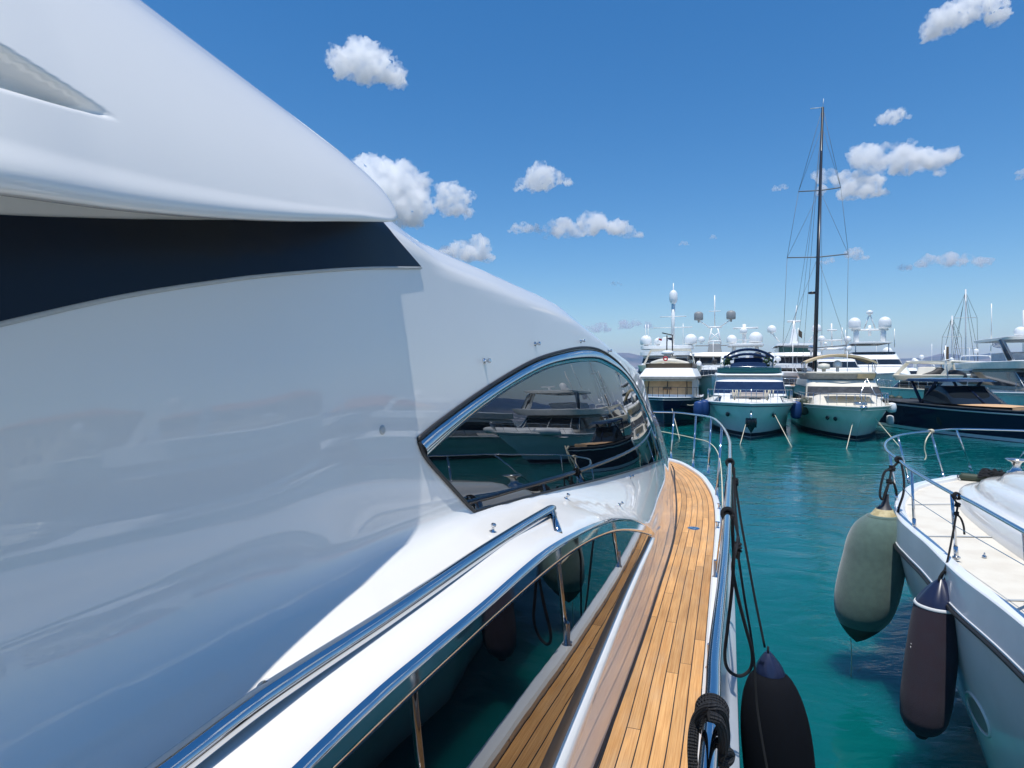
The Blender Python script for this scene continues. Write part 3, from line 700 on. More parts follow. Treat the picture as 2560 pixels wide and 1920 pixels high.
# ---------------- fenders of the neighbour yacht
def wof(y, t): return EYE-(y-HY)/F*t
def fender(label, t, prof_px, cx_top, y_top, cx_bot, y_bot, m, group=None):
    a, b = at_t(cx_top, y_top, t), at_t(cx_bot, y_bot, t); tv = ((a.x-b.x)/(a.z-b.z), (a.y-b.y)/(a.z-b.z))
    base = V(b.x, b.y, 0); c = b - V(tv[0]*b.z, tv[1]*b.z, 0) ; c = V(b.x-tv[0]*b.z, b.y-tv[1]*b.z, 0)
    th = Thing('boat_fender', label, 'fender', (b.x, b.y, 0), group=group)
    pr = csec([(r/F*t, wof(y, t), 0) for r, y in prof_px], 44)
    return th, c, tv, [(max(.004, p.x), p.y) for p in pr]
GT = 7.3
th, c, tv, pr = fender('plump green cloth covered fender with a cream collar hanging off the neighbour yacht bow', GT, [(2, 1604), (20, 1591), (32, 1579), (47, 1561), (60, 1539), (68, 1506), (71, 1450), (69, 1395), (66, 1344), (56, 1313), (43, 1297), (31, 1289)], 2207, 1289, 2151, 1560, 'greenf', 'large fenders between the two near yachts')
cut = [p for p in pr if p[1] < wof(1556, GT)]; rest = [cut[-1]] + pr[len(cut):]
th.part('cloth_cover', leanlathe(rest, 44, c, tv), 'greenf')
th.part('dark_base', leanlathe(cut, 44, c, tv), 'darkgreen')  # lower end of the cover, a darker green than the rest
R = lambda y, r: (r/F*GT, wof(y, GT))
th.part('cover_hem', leanlathe([R(1297, 32), R(1294, 36), R(1290, 36), R(1287, 31)], 36, c, tv), 'greenf')
th.part('collar', leanlathe([R(1290, 29), R(1276, 21), R(1272, 19)], 36, c, tv), 'capcream')
th.part('neck', leanlathe([R(1273, 19), R(1262, 10), R(1250, 6), R(1236, 4)], 24, c, tv), 'capblack')
b0 = at_t(2127, 1600, GT); pts = [at_t(x, y, GT) for x, y in ((2127, 1598), (2129, 1640), (2127, 1700), (2125, 1735), (2129, 1748), (2125, 1758), (2127, 1768))]
th.part('tail_line', MB().tube(spline(pts, 5), .0045, 6), 'cream_rope')
NT = 5.3
th, c, tv, pr = fender('slim dark plum cloth fender with shiny navy cap hanging beside the neighbour yacht porthole', NT, [(2, 1838), (12, 1834), (34, 1822), (48, 1800), (53, 1770), (55, 1690), (53, 1580), (50, 1515)], 2352, 1450, 2306, 1820, 'navyf', 'large fenders between the two near yachts')
th.part('cloth_cover', leanlathe(pr, 44, c, tv), 'navyf')
R = lambda y, r: (r/F*NT, wof(y, NT))
th.part('white_ring', leanlathe([R(1517, 49), R(1512, 51.5), R(1508, 49)], 36, c, tv), 'bwhite')
cz = wof(1511, NT)
th.part('end_cap', cap_mesh(c+V(tv[0]*cz, tv[1]*cz, cz), 48/F*NT, .018, wof(1447, NT)-cz, tv), 'capnavy')
th.part('drawstring_end', leanlathe([R(1846, 3), R(1842, 12), R(1834, 16), R(1826, 14)], 16, c, tv), 'navyf')
mk = MB()
for k, (x, y) in enumerate(((2279, 1608), (2279, 1616))):
    q = [at_t(x+dx, y+dy, NT) + V(-.0, -.0, 0) for dx, dy in (((0, 0), (4, 1), (8, -1), (5, 3), (9, 4)) if k else ((0, 2), (3, 0), (6, 3), (9, 1)))]
    cc = V(c.x+tv[0]*q[0].z, c.y+tv[1]*q[0].z, 0)
    qq = []
    for p in q:
        d = V(p.x-cc.x, p.y-cc.y, 0).normalized()*(54/F*NT+.002); qq.append(V(cc.x+d.x, cc.y+d.y, p.z))
    mk.tube(qq, .0022, 5)
th.part('printed_mark', mk, 'bwhite')

def rdir2(x, y):
    i = min(range(1, len(r2p)//2+4), key=lambda k: (proj(r2p[k])[0]-x)**2+(proj(r2p[k])[1]-y)**2 if y2w(r2p[k]).y > .5 else 1e9)
    return r2p[i], (r2p[i+1]-r2p[i-1]).normalized()
c, ax = rdir2(2244, 1148); k1 = at_t(2230, 1172, 7.35); k2 = at_t(2223, 1203, 7.3)
rope_thing('black rope with two fat knots tying the green fender to the bow rail', [
    coil(c, ax, .030, 0, 2.4, .03, 16), coil(k1, (.2, 0, 1), .026, 0, 2.6, .025, 12, 1), coil(k2, (.1, .3, 1), .02, 0, 2.2, .022, 12),
    [c+V(0, 0, -.03), k1, at_t(2226, 1190, 7.3), k2, at_t(2215, 1232, 7.3), at_t(2210, 1250, 7.3)],
    [k1, at_t(2212, 1180, 7.25), at_t(2203, 1210, 7.25), at_t(2200, 1238, 7.25), at_t(2207, 1248, 7.25), at_t(2215, 1225, 7.25), k2],
    [k2, at_t(2234, 1208, 7.3), at_t(2240, 1225, 7.35), at_t(2242, 1238, 7.4)],
    [c+V(.02, 0, -.01), at_t(2254, 1160, 7.35), at_t(2260, 1200, 7.3), at_t(2258, 1235, 7.3), at_t(2246, 1275, 7.25), at_t(2244, 1318, 7.2)]], .0135, tuple(c), group='ropes holding the fenders')
c, ax = rdir2(2392, 1240); k1 = at_t(2394, 1262, 5.45); k2 = at_t(2391, 1284, 5.45); e = at_t(2353, 1446, 5.3)
rope_thing('black rope with a short loose tail holding the navy capped fender', [
    coil(c, ax, .026, 0, 2.6, .024, 16), coil(k1, (.2, 0, 1), .016, 0, 2.4, .016, 12, 1), coil(k2, (.1, .3, 1), .013, 0, 2.2, .014, 12),
    [c+V(-.025, 0, -.02), at_t(2390, 1255, 5.5), k1, k2, at_t(2381, 1340, 5.4), at_t(2369, 1400, 5.35), at_t(2359, 1432, 5.3), e],
    [k2, at_t(2402, 1296, 5.45), at_t(2409, 1315, 5.45), at_t(2411, 1336, 5.45)],
    [at_t(2361, 1425, 5.3), at_t(2350, 1440, 5.28), at_t(2346, 1452, 5.28)], [at_t(2361, 1425, 5.3), at_t(2365, 1440, 5.32), at_t(2360, 1453, 5.32)]], .0085, tuple(c), group='ropes holding the fenders')
c, ax = rdir2(2327, 1079)
rope_thing('short white line end tied round the far pulpit rail', [coil(c, ax, .026, 0, 3, .03, 14), [c+V(0, 0, -.02)] + [at_t(x, y, 9.6) for x, y in ((2316, 1098), (2311, 1120), (2315, 1140), (2312, 1150))]], .009, tuple(c), m='cream_rope')
wood = at_t(2090, 1392, 11); w2 = at_t(2117, 1375, 11)
# ================================================================ MOORED BOATS (local axes: x starboard-in-view, y from bow to stern, z up)
def curve_t(t, a, p): return 1-(1-min(1, t/a))**p
class Boat:
    def __init__(s, label, v, u, L, B, wb, ws, hullm='bhull', deckm='bwhite', rake=1.6, flip=False, name='motor_yacht', cat='yacht', rot=0, group='yachts moored across the fairway', boot='boot', fill=.9, rub='steel', nseg=36):
        s.L, s.B, s.wb, s.ws = L, B, wb, ws
        s.T = Thing(name, label, cat, (v, u, 0), rz=-AL + (PI if flip else 0) + rot, group=group, local=True)
        s.bd = lambda t: B/2*curve_t(t, .45, 2.4)*(1-.10*max(0, t-.6)/.4)
        s.bw = lambda t: B/2*fill*curve_t(max(0, t-.02), .62, 1.7)
        s.z = lambda t: ws + (wb-ws)*(1-t)**1.8
        rows = []
        for i in range(nseg+1):
            t = (i/nseg)**1.35; r = []
            for q in (0, .12, .25, .4, .44, .6, .8, .97, 1.06, 1.4):
                h = s.bw(t)+(s.bd(t)-s.bw(t))*max(0, 1-q)**1.5 + (.03*B/5 if q == .4 else 0)*min(1, t*6)
                z = s.z(t)*(1-q); sh = rake*(min(q, 1)**1.2)*(1-t)**5
                if q > 1: h = s.bw(t)*.6; z = -.35
                r.append(V(h, t*L*(1-0) + sh, z))
            rows.append(r)
        s.rows = rows; mir = lambda r: [V(-p.x, p.y, p.z) for p in r]
        mb = MB().grid(rows).grid([mir(r) for r in rows], flip=True).cap(rows[-1] + mir(rows[-1])[::-1])
        s.hull = s.T.part('hull', mb, hullm, auto=50)
        if boot: s.T.part('boot_stripe', MB().grid([[p[6].lerp(p[7], .45)+V(.012, -.01, 0), p[7]+V(.012, -.01, -.03)] for p in rows]).grid([[V(-a.x, a.y, a.z) for a in (p[6].lerp(p[7], .45)+V(.012, -.01, 0), p[7]+V(.012, -.01, -.03))] for p in rows]), boot)
        s.T.part('deck', MB().grid([[r[0]+V(0, 0, -.04), V(0, r[0].y, r[0].z+.03), V(-r[0].x, r[0].y, r[0].z-.04)] for r in rows]), deckm)
        g = [r[0] for r in rows]; s.edge = [V(-p.x, p.y, p.z) for p in g][::-1] + g[1:]
        s.T.part('gunwale', MB().tube(s.edge, .05, 6), deckm)
        if rub: s.T.part('rub_rail', MB().tube([V(p.x*1.0, p.y, p.z-.16) for p in s.edge], .025, 5), rub)
    def blk(s, name, yf, yb, w, ytf, ytb, wt, z0, z1, m, dep=.35, cr=.06, n=22, roof=True, parent=None):
        b = dict(yf=yf, yb=yb, w=w, ytf=ytf, ytb=ytb, wt=wt, z0=z0, z1=z1, dep=dep, n=n)
        R = [s.ring(b, f) for f in (0, .5, .92, 1)]
        h = z1-z0; c = V(0, (ytf+ytb)/2, z1)
        if roof:
            for k, dz in ((.97, .03), (.9, .05), (.5, cr+.05)): R.append([V(p.x*k, c.y+(p.y-c.y)*k, z1+dz) for p in R[3]])
        mb = MB().grid(R, closed=True).cap(R[-1]); b['o'] = s.T.part(name, mb, m, parent=parent, auto=45); return b
    def ring(s, b, f, e=0.):
        L = lambda a, c: a+(c-a)*f
        yf, yb, w, z = L(b['yf'], b['ytf'])-e, L(b['yb'], b['ytb'])+e, L(b['w'], b['wt'])+e, L(b['z0'], b['z1'])
        d = b['dep']*w; n = b['n']; out = [V(w, yb, z), V(w, (yb+yf+d)/2, z)]
        for i in range(n+1):
            a = PI*i/n; c = math.cos(a); out.append(V(w*math.copysign(abs(c)**.45, c), yf+d-d*math.sin(a)**.8, z))
        return out + [V(-w, (yb+yf+d)/2, z), V(-w, yb, z)]
    def band(s, name, b, f0, f1, m, i0=0, i1=None, e=.02, mull=0, mm='bwhite'):
        i1 = b['n']+5 if i1 is None else i1
        A, B_ = s.ring(b, f0, e)[i0:i1], s.ring(b, f1, e)[i0:i1]; A0, B0 = s.ring(b, f0, -.01)[i0:i1], s.ring(b, f1, -.01)[i0:i1]
        o = s.T.part(name, MB().grid([A0, A, B_, B0]), m, parent=b['o'], smooth=False)
        if mull:
            mb = MB(); k = len(A)
            for j in range(1, mull+1):
                i = round(j*(k-1)/(mull+1)); mb.tube([A[i]+V(0, -.01, 0), B_[i]+V(0, -.01, 0)], .03, 4)
            s.T.part('mullions', mb, mm, parent=o)
        return o
    def rail(s, h=.62, t0=.55, m='steel', r=.018, every=3, mid=True, ins=.06, name='bow_rail'):
        n = int(len(s.edge)/2*t0); c = len(s.edge)//2
        e = [V(p.x*(1-ins), p.y+ins, p.z) for p in s.edge[c-n:c+n+1]]
        mb = MB().tube([p+V(0, -.02, h) for p in e], r, 6)
        if mid: mb.tube([p+V(0, 0, h*.5) for p in e], r*.5, 4)
        for i in range(0, len(e), every): mb.tube([e[i], e[i]+V(0, -.02, h)], r*.85, 5)
        return s.T.part(name, mb, m)
    def dome(s, x, y, z, r, m='dome', ped=.25, parent=None, cyl=.7):
        r *= .9
        p = [(r*.35, -ped), (r*.35, -.02), (r*.8, 0), (r*.97, r*.1), (r, r*cyl*.5), (r, r*cyl)] + [(r*math.cos(a), r*cyl+r*math.sin(a)) for a in [PI/2*i/8 for i in range(1, 9)]]
        p[-1] = (.01, p[-1][1]); return s.T.part('satellite_dome', MB().lathe(p, (x, y, z), 20), m, parent=parent)
    def poly(s, name, m, *tubes, parent=None, n=6):
        mb = MB()
        for pts, r in tubes: mb.tube([V(*p) for p in pts], r, n)
        return s.T.part(name, mb, m, parent=parent)
    def radar(s, x, y, z, w=1.3, m='dome'):
        return s.T.part('radar_scanner', MB().box((x, y, z+.12), (.25, .3, .24)).box((x, y, z+.29), (w, .14, .1)), m, auto=30)
    def arch(s, w0, w1, y0, y1, z0, z1, m, th=.16, dp=.5, name='radar_arch'):
        pth = [(-w0, y0, z0), (-w1, y1, z1-.15), (-w1*.85, y1, z1), (0, y1, z1+.05), (w1*.85, y1, z1), (w1, y1, z1-.15), (w0, y0, z0)]
        P = spline([V(*p) for p in pth], 5); a = [p+V(0, -dp/2, 0) for p in P]; b = [p+V(0, dp/2, 0) for p in P]
        return s.T.part(name, MB().grid([a, b, [p+V(0, 0, -th) for p in b], [p+V(0, 0, -th) for p in a]], closed=False).grid([[p+V(0, 0, -th) for p in a], a]), m, auto=40)
    def bimini(s, w, y0, y1, z, sag, m, fr='steel', legs=1.3, thick=.05):
        R = []
        for j in range(9):
            y = y0+(y1-y0)*j/8; R.append([V(w*x/8, y, z - sag*(abs(x)/8)**2.2 - .06*((j-4)/4)**2 - (.03 if j % 4 == 2 else 0)) for x in range(-8, 9)])
        b = s.T.part('bimini_canopy', MB().grid(R).grid([[p+V(0, 0, -thick) for p in r] for r in R], flip=True).grid([R[0], [p+V(0, 0, -thick-.08) for p in R[0]]]).grid([R[-1], [p+V(0, 0, -thick-.05) for p in R[-1]]]), m)
        for sx in (-1, 1):
            mb = MB().tube([V(sx*w*.985, y0+.1, z-sag-.03), V(sx*w*.985, y1-.1, z-sag-.03)], .022, 5)
            for ya, yb in ((y0, y0+.6), (y0+.5, y0+.9), ((y0+y1)/2, (y0+y1)/2-.2), (y1, y1-.6)): mb.tube([V(sx*w*.99, ya, z-sag-.02), V(sx*w*.97, yb, z-sag-legs)], .022, 5)
            s.T.part('canopy_frame', mb, fr, parent=b)
        return b
def W(y, Z): return EYE+(HY-y)/F*Z
def line_thing(label, a, b, r=.018, sag=.0, m='cream_rope', group='pale mooring lines running down into the water'):
    a, b = V(*a), V(*b); pts = [a.lerp(b, i/8)+V(0, 0, -sag*4*(i/8)*(1-i/8)) for i in range(9)]
    o = MB().tube(pts, r, 6).build('mooring_line', m, None, a); o.location = y2w(a); o.rotation_euler.z = -AL
    return tag(o, label, 'mooring line', group)
FN = 'fenders hanging on the moored yachts'
def small_fender(label, x, y, t, r, h, m='blue', capm='capnavy', group=FN):
    p = at_t(x, y, t); th = Thing('boat_fender', label, 'fender', (p.x, p.y, p.z-h/2), group=group)
    pr = [(.02, -h/2), (r*.5, -h*.47), (r*.9, -h*.40), (r, -h*.28), (r, h*.28), (r*.9, h*.40), (r*.5, h*.47), (.03, h*.5)]
    th.part('body', MB().lathe([(q.x, q.y) for q in csec([(a, b, 0) for a, b in pr], 22)], p, 16), m)
    th.part('rope', MB().tube([p+V(0, 0, h*.48), p+V(.03, 0, h*.5+.35)], .012, 5), 'rubber'); return th

# ---- B: white yacht with navy windscreen cover
b = Boat('white flybridge yacht with navy blue windscreen cover and navy bimini frame', .75, 34.6, 16, 5.35, 2.0, 1.75, rake=2.0, rub='navy')
t = b.blk('coachroof', 2.6, 11, 1.9, 5.0, 11, 1.75, 1.75, 2.35, 'bwhite', dep=.7)
b.band('cabin_window', t, .2, .75, 'dark', 2, 6); b.band('cabin_window', t, .2, .75, 'dark', 19, 25)
t = b.blk('saloon', 4.9, 14.5, 2.15, 6.6, 14.5, 2.0, 2.25, 3.45, 'bwhite', dep=.5)
b.band('windscreen_cover', t, .12, .70, 'navyc', 5, 22, e=.035); b.band('side_window', t, .2, .7, 'dark', 0, 4); b.band('side_window', t, .2, .7, 'dark', 23, 27)
t = b.blk('flybridge_coaming', 6.2, 14.8, 2.05, 6.4, 15.0, 2.1, 3.50, 3.62, 'bwhite', dep=.4)
t2 = b.blk('flybridge_screen', 6.3, 10.5, 1.95, 6.9, 10.5, 1.95, 3.66, 3.98, 'greencan', dep=.4, roof=False)
b.poly('screen_rail', 'steel', ([(-1.95, 8, 4.02), (-1.8, 6.9, 4.02), (0, 6.5, 4.04), (1.8, 6.9, 4.02), (1.95, 8, 4.02)], .025))
b.blk('helm_console_cover', 8.2, 9.6, .95, 8.3, 9.6, .9, 3.7, 4.55, 'navyc', dep=.3); b.blk('sunpad_cover', 7.4, 8.4, 1.2, 7.9, 8.4, 1.1, 3.7, 4.25, 'navyc', dep=.4)
b.bimini(1.55, 8.0, 9.2, 5.30, .55, 'navyc', legs=1.4); b.bimini(1.6, 10.4, 11.2, 5.05, .5, 'navyc', legs=1.2)
b.blk('arch_leg', 11.6, 12.4, .12, 11.9, 12.5, .12, 3.6, 5.0, 'bwhite')
for sx in (-1.75, 1.75): b.poly('arch_leg', 'bwhite', ([(sx, 11.2, 3.6), (sx*.93, 11.9, 5.0)], .16))
b.T.part('plant', MB().lathe([(.12, 0), (.14, .3)], (-1.35, 9.4, 3.8), 8), 'bcream')
lf = MB(); random.seed(3)
for sx in (-1.35, 1.3):
    for k in range(50):
        p = V(sx+random.gauss(0, .16), 9.4+random.gauss(0, .1), 4.35+random.gauss(0, .13)); d = V(random.uniform(-1, 1), random.uniform(-1, 1), random.uniform(-.3, 1)).normalized()*.12; e = V(d.y, -d.x, .3)*.3
        lf.add([p, p+d+e, p+d*1.7, p+d-e], [(0, 1, 2, 3)])
b.T.part('plant_leaves', lf, 'leaf')
b.T.part('sun_pad', MB().grid([[V(x, y, 2.40+.05*math.cos(x)+.02) for x in (-1.1, -.5, .1, .5, 1.1)] for y in (3.9, 4.4, 4.8)]).grid([[V(x*.9, 3.88, z) for x in (-1.1, -.5, .1, .5, 1.1)] for z in (2.25, 2.43)]), 'cushion')
b.rail(.75, .62, every=2); b.poly('anchor', 'steel', ([(0, .2, 1.6), (0, -.05, 1.2)], .05))
b.T.part('anchor_plate', MB().box((0, .42, .95), (.55, .12, .5), 0, 1).lathe([(.02, -.5), (.3, 0), (.28, .2)], (0, .42, .9), 4), 'dark')
b.T.part('foredeck_hatch', MB().box((.25, 2.9, 2.14), (.65, .5, .06)), 'dark')
for x in (-.95, .75): b.poly('rope_hank', 'cream_rope', ([(x, 1.6, 2.7), (x+.05, 1.58, 2.2), (x+.12, 1.58, 2.1), (x+.18, 1.6, 2.7)], .03), ([(x+.25, 1.6, 2.7), (x+.28, 1.58, 2.3), (x+.4, 1.58, 2.28), (x+.42, 1.6, 2.7)], .03))
for x, tt in ((-1.45, 7), (1.45, 7)):
    q = b.rows[8][2]; b.T.part('hull_port', MB().lathe([(.02, -.02), (.13, -.02), (.13, .02), (.02, .025)], V(math.copysign(q.x, x)*1.01, q.y, 1.25), 14, (math.copysign(.6, x), -.8, -.2), ), 'dark')
# ---- C: cream yacht with beige bimini
c_ = Boat('cream flybridge yacht with beige bimini and grey mesh windscreen cover', 6.1, 35.6, 15, 4.9, 1.85, 1.7, 'bhullc', 'bcream', rake=1.6, rub='bcream')
t = c_.blk('coachroof', 2.2, 11, 1.9, 4.6, 11, 1.75, 1.7, 2.3, 'bcream', dep=.75)
t = c_.blk('saloon', 4.7, 13.5, 2.1, 6.2, 13.5, 1.9, 2.15, 3.22, 'bcream', dep=.45)
c_.band('windscreen_cover', t, .10, .62, 'meshgrey', 5, 22, e=.035); c_.band('side_window', t, .1, .62, 'dark', 0, 4); c_.band('side_window', t, .1, .62, 'dark', 23, 27)
t = c_.blk('flybridge_screen', 6.1, 12, 1.85, 5.9, 12, 1.95, 3.26, 3.62, 'greycan', dep=.35, roof=False)
c_.band('rolled_cover', t, .1, .95, 'beige', 6, 13, e=.04)
c_.poly('flybridge_rim', 'bcream', ([(-1.95, 12, 3.65), (-1.95, 7, 3.65), (-1.4, 5.95, 3.65), (0, 5.75, 3.65), (1.4, 5.95, 3.65), (1.95, 7, 3.65), (1.95, 12, 3.65)], .07))
c_.bimini(2.0, 6.7, 9.4, 4.86, .48, 'beige', legs=.85)
c_.dome(-.1, 7.2, 4.0, .29, ped=.3); c_.T.part('radar_dome', MB().lathe([(.1, -.4), (.12, -.1), (.34, -.08), (.36, .05), (.33, .2), (.1, .26)], (-.95, 6.6, 3.98), 20), 'bcream')
c_.poly('whip_antenna', 'bwhite', ([(.3, 6.2, 3.2), (.3, 6.25, 5.0)], .018))
c_.rail(.68, .62, every=2, mid=False); c_.T.part('anchor_pile', MB().tube(coil((.1, .9, 2.0), (0, 0, 1), .3, 0, 4, .03, 12), .035, 5).box((.1, .2, 1.85), (.3, .6, .14)), 'steel')
c_.poly('sunshade_frame', 'steel', ([(.35, 2.6, 2.3), (1.0, 4.4, 3.35), (1.3, 2.9, 2.2)], .02))
c_.T.part('sun_pad', MB().grid([[V(x, y, 2.42+.04*math.cos(x)) for x in (-1.2, -.6, 0, .6, 1.2)] for y in (3.0, 3.7, 4.5)]), 'bcream')
for sx, yy in ((-1, 7), (-1, 9)):
    q = c_.rows[yy][2]; c_.T.part('hull_port', MB().lathe([(.02, -.02), (.12, -.02), (.12, .02), (.02, .025)], V(sx*q.x*1.01, q.y, 1.1), 14, (-.75, -.6, -.2)), 'dark')
# ---- A: navy hull trawler with tan cockpit covers
a_ = Boat('navy hulled white trawler yacht with tan covers behind its front windows', -4.55, 40.8, 12, 4.3, 2.0, 1.8, 'navy', 'bwhite', rake=.7, rub='bwhite', fill=.95)
t = a_.blk('wheelhouse', 2.4, 9, 1.75, 2.9, 9, 1.7, 1.85, 3.15, 'bwhite', dep=.12)
a_.band('front_window', t, .22, .92, 'tan', 5, 22, e=.02, mull=3, mm='rubber')
a_.T.part('window_hole', MB().box((0, 2.43, 2.55), (.6, .06, .18)), 'brown')
a_.blk('brow', 1.9, 9.2, 1.95, 1.9, 9.2, 1.95, 3.20, 3.36, 'greycan', dep=.12); t = a_.blk('wheelhouse_roof', 2.0, 9.2, 1.93, 3.2, 9.2, 1.65, 3.38, 3.95, 'bwhite', dep=.15)
t = a_.blk('flybridge_screen', 3.4, 8.8, 1.62, 3.3, 8.8, 1.66, 4.0, 4.32, 'brown', dep=.15, roof=False)
a_.poly('flybridge_rail', 'rubber', ([(-1.5, 5, 4.3), (-1.45, 3.6, 4.75), (0, 3.4, 4.8), (1.45, 3.6, 4.75), (1.5, 5, 4.3)], .028))
a_.T.part('radar_dome', MB().lathe([(.2, -.3), (.25, -.05), (.42, 0), (.45, .1), (.35, .24), (.1, .28)], (-.15, 4.2, 5.0), 20), 'dome')
a_.T.part('life_ring', MB().tube(coil((-.2, 3.3, 4.65), (0, 1, 0), .13, 0, 1, 0, 14), .05, 6), 'red')
a_.poly('signal_mast', 'rubber', ([(-.25, 4.6, 4.9), (-.25, 4.7, 6.4)], .045), ([(.15, 4.6, 4.9), (.15, 4.7, 6.4)], .045), ([(-.25, 4.7, 6.2), (.15, 4.7, 6.2)], .04), ([(-.6, 4.7, 6.6), (0, 4.7, 6.45), (.2, 4.7, 6.4)], .04))
a_.T.part('searchlight', MB().lathe([(.05, 0), (.14, .05), (.14, .25), (.1, .3)], (-1.25, 3.6, 3.85), 12), 'black')
a_.rail(.7, .5, every=3, mid=False, m='rubber')
# ---- D: navy sport cruiser
d_ = Boat('dark navy sport cruiser with black roof on struts and tan bow sun deck', 14.6, 37.4, 14.5, 3.9, 1.65, 1.75, 'navy', 'meshgrey', rake=.5, rot=math.radians(17), rub='alu', boot='bwhite', fill=.96, cat='motor boat', name='sport_cruiser')
d_.T.part('bow_sun_deck', MB().grid([[V(x*k, y, 1.80+.07*math.cos(x*1.2)) for x in (-1, -.5, 0, .5, 1)] for y, k in ((1.6, .55), (2.4, 1.1), (3.4, 1.35), (4.6, 1.4))]).grid([[V(x*.55, 1.6, z) for x in (-1, 0, 1)] for z in (1.65, 1.84)]), 'tan')
t = d_.blk('windscreen', 4.4, 7.6, 1.5, 5.9, 7.8, 1.25, 1.85, 2.85, 'dark', dep=.35, roof=False)
d_.poly('screen_frame', 'navy', ([tuple(p) for p in d_.ring(t, 1)[1:-1]], .03), ([(0, 4.4, 1.9), (0, 5.9, 2.85)], .05))
d_.blk('t_top_roof', 5.2, 9.6, 1.5, 5.6, 9.4, 1.4, 3.12, 3.24, 'navy', dep=.3)
for sx in (-1.3, 1.3):
    d_.poly('t_top_strut', 'navy', ([(sx*1.05, 7.9, 1.8), (sx, 6.6, 3.12)], .09), ([(sx*1.05, 8.0, 1.8), (sx, 9.1, 3.12)], .09))
d_.poly('whip_antenna', 'bwhite', ([(.3, 8, 3.2), (.1, 8.1, 5.1)], .035), ([(-.1, 8, 4.4), (.4, 8, 4.5)], .03))
d_.poly('hull_line', 'alu', ([tuple(V(-p[1].x-.03, p[1].y, p[1].z)) for p in d_.rows[2:]], .016))
d_.poly('bow_rope', 'cream_rope', ([(-.25, .15, 1.8), (-.1, -.05, 1.55), (-.18, -.06, 1.0), (-.12, -.05, .3), (.1, -.1, -.2)], .05), ([(.05, .15, 1.8), (-.1, -.05, 1.55), (0, -.07, 1.0), (.05, -.1, .2)], .045))
# ---- E: cream yacht stern-to, jet ski on its flybridge
e_ = Boat('large cream flybridge yacht with white canvas side covers, behind the navy sport cruiser', 11.7, 61, 18, 4.6, 2.35, 1.75, 'bhull', 'bcream', rake=1.8, rot=math.radians(-45))
t = e_.blk('saloon', 3.6, 14.5, 2.05, 5.6, 14.5, 1.9, 1.8, 2.9, 'bcream', dep=.5); e_.band('side_window', t, .25, .85, 'dark', 0, 27)
e_.band('canvas_side_cover', t, .0, .88, 'whcan', 23, 27, e=.06)
e_.band('canvas_side_cover', t, .0, .88, 'whcan', 0, 4, e=.06)
t = e_.blk('flybridge_coaming', 5.0, 15.8, 2.1, 4.6, 16, 2.2, 2.95, 3.4, 'bcream', dep=.5)
e_.arch(2.1, 2.0, 5.6, 7.2, 3.4, 4.7, 'bcream', dp=.6)
e_.poly('arch_top', 'bcream', ([(-2.0, 7.2, 4.65), (-2.0, 14.6, 4.55), (-2.0, 15, 3.5)], .12), ([(2.0, 7.2, 4.65), (2.0, 14.6, 4.55), (2.0, 15, 3.5)], .12))
e_.blk('helm_seat', 6.5, 8, .8, 6.8, 8, .8, 3.4, 4.1, 'bcream')
e_.rail(.7, .4, every=2)
# ---- F: big white yacht on the right edge
f_ = Boat('big white flybridge yacht with sweeping hardtop at the right edge of the basin', 20.4, 42.5, 20, 5.4, 2.5, 2.1, 'bhull', 'bwhite', rake=2)
t = f_.blk('coachroof', 3, 14, 2.2, 6, 14, 2.0, 2.1, 2.8, 'bwhite', dep=.7)
t = f_.blk('saloon', 6, 17.5, 2.4, 8.5, 17, 2.2, 2.5, 3.9, 'greycan', dep=.5); f_.band('side_window', t, .15, .85, 'dark', 0, 27, mull=5)
t = f_.blk('flybridge_coaming', 7.6, 18.5, 2.45, 7.2, 18.8, 2.6, 3.95, 4.45, 'bwhite', dep=.5)
f_.blk('hardtop', 10.2, 16.8, 2.1, 10.0, 17, 2.15, 6.05, 6.25, 'bwhite', dep=.3)
for sx in (-1, 1):
    f_.T.part('hardtop_support', MB().grid([[V(sx*2.3, 8.8, 4.4), V(sx*2.3, 10.0, 4.4)], [V(sx*2.15, 11.2, 6.08), V(sx*2.15, 12.1, 6.08)]]).grid([[V(sx*2.2, 8.8, 4.4), V(sx*2.2, 10.0, 4.4)], [V(sx*2.05, 11.2, 6.08), V(sx*2.05, 12.1, 6.08)]]), 'bwhite')
    f_.poly('support_glass', 'dark', ([(sx*2.33, 9.3, 4.5), (sx*2.18, 11.5, 6.0)], .16))
f_.dome(-.8, 12, 6.4, .42, ped=.15); f_.radar(.9, 12.5, 6.45); f_.poly('whip_antenna', 'bwhite', ([(-1.9, 14, 6.2), (-1.9, 14, 9.0)], .035))
f_.blk('sofa', 12, 15, 1.6, 12, 15, 1.6, 4.5, 5.1, 'whcan'); f_.rail(.8, .5, every=2); f_.T.part('tender', MB().tube(spline([(-2.2, 3.3, 2.55), (-1.2, 2.4, 2.6), (1.2, 2.4, 2.6), (2.2, 3.3, 2.55)], 6), .28, 12), 'dome')
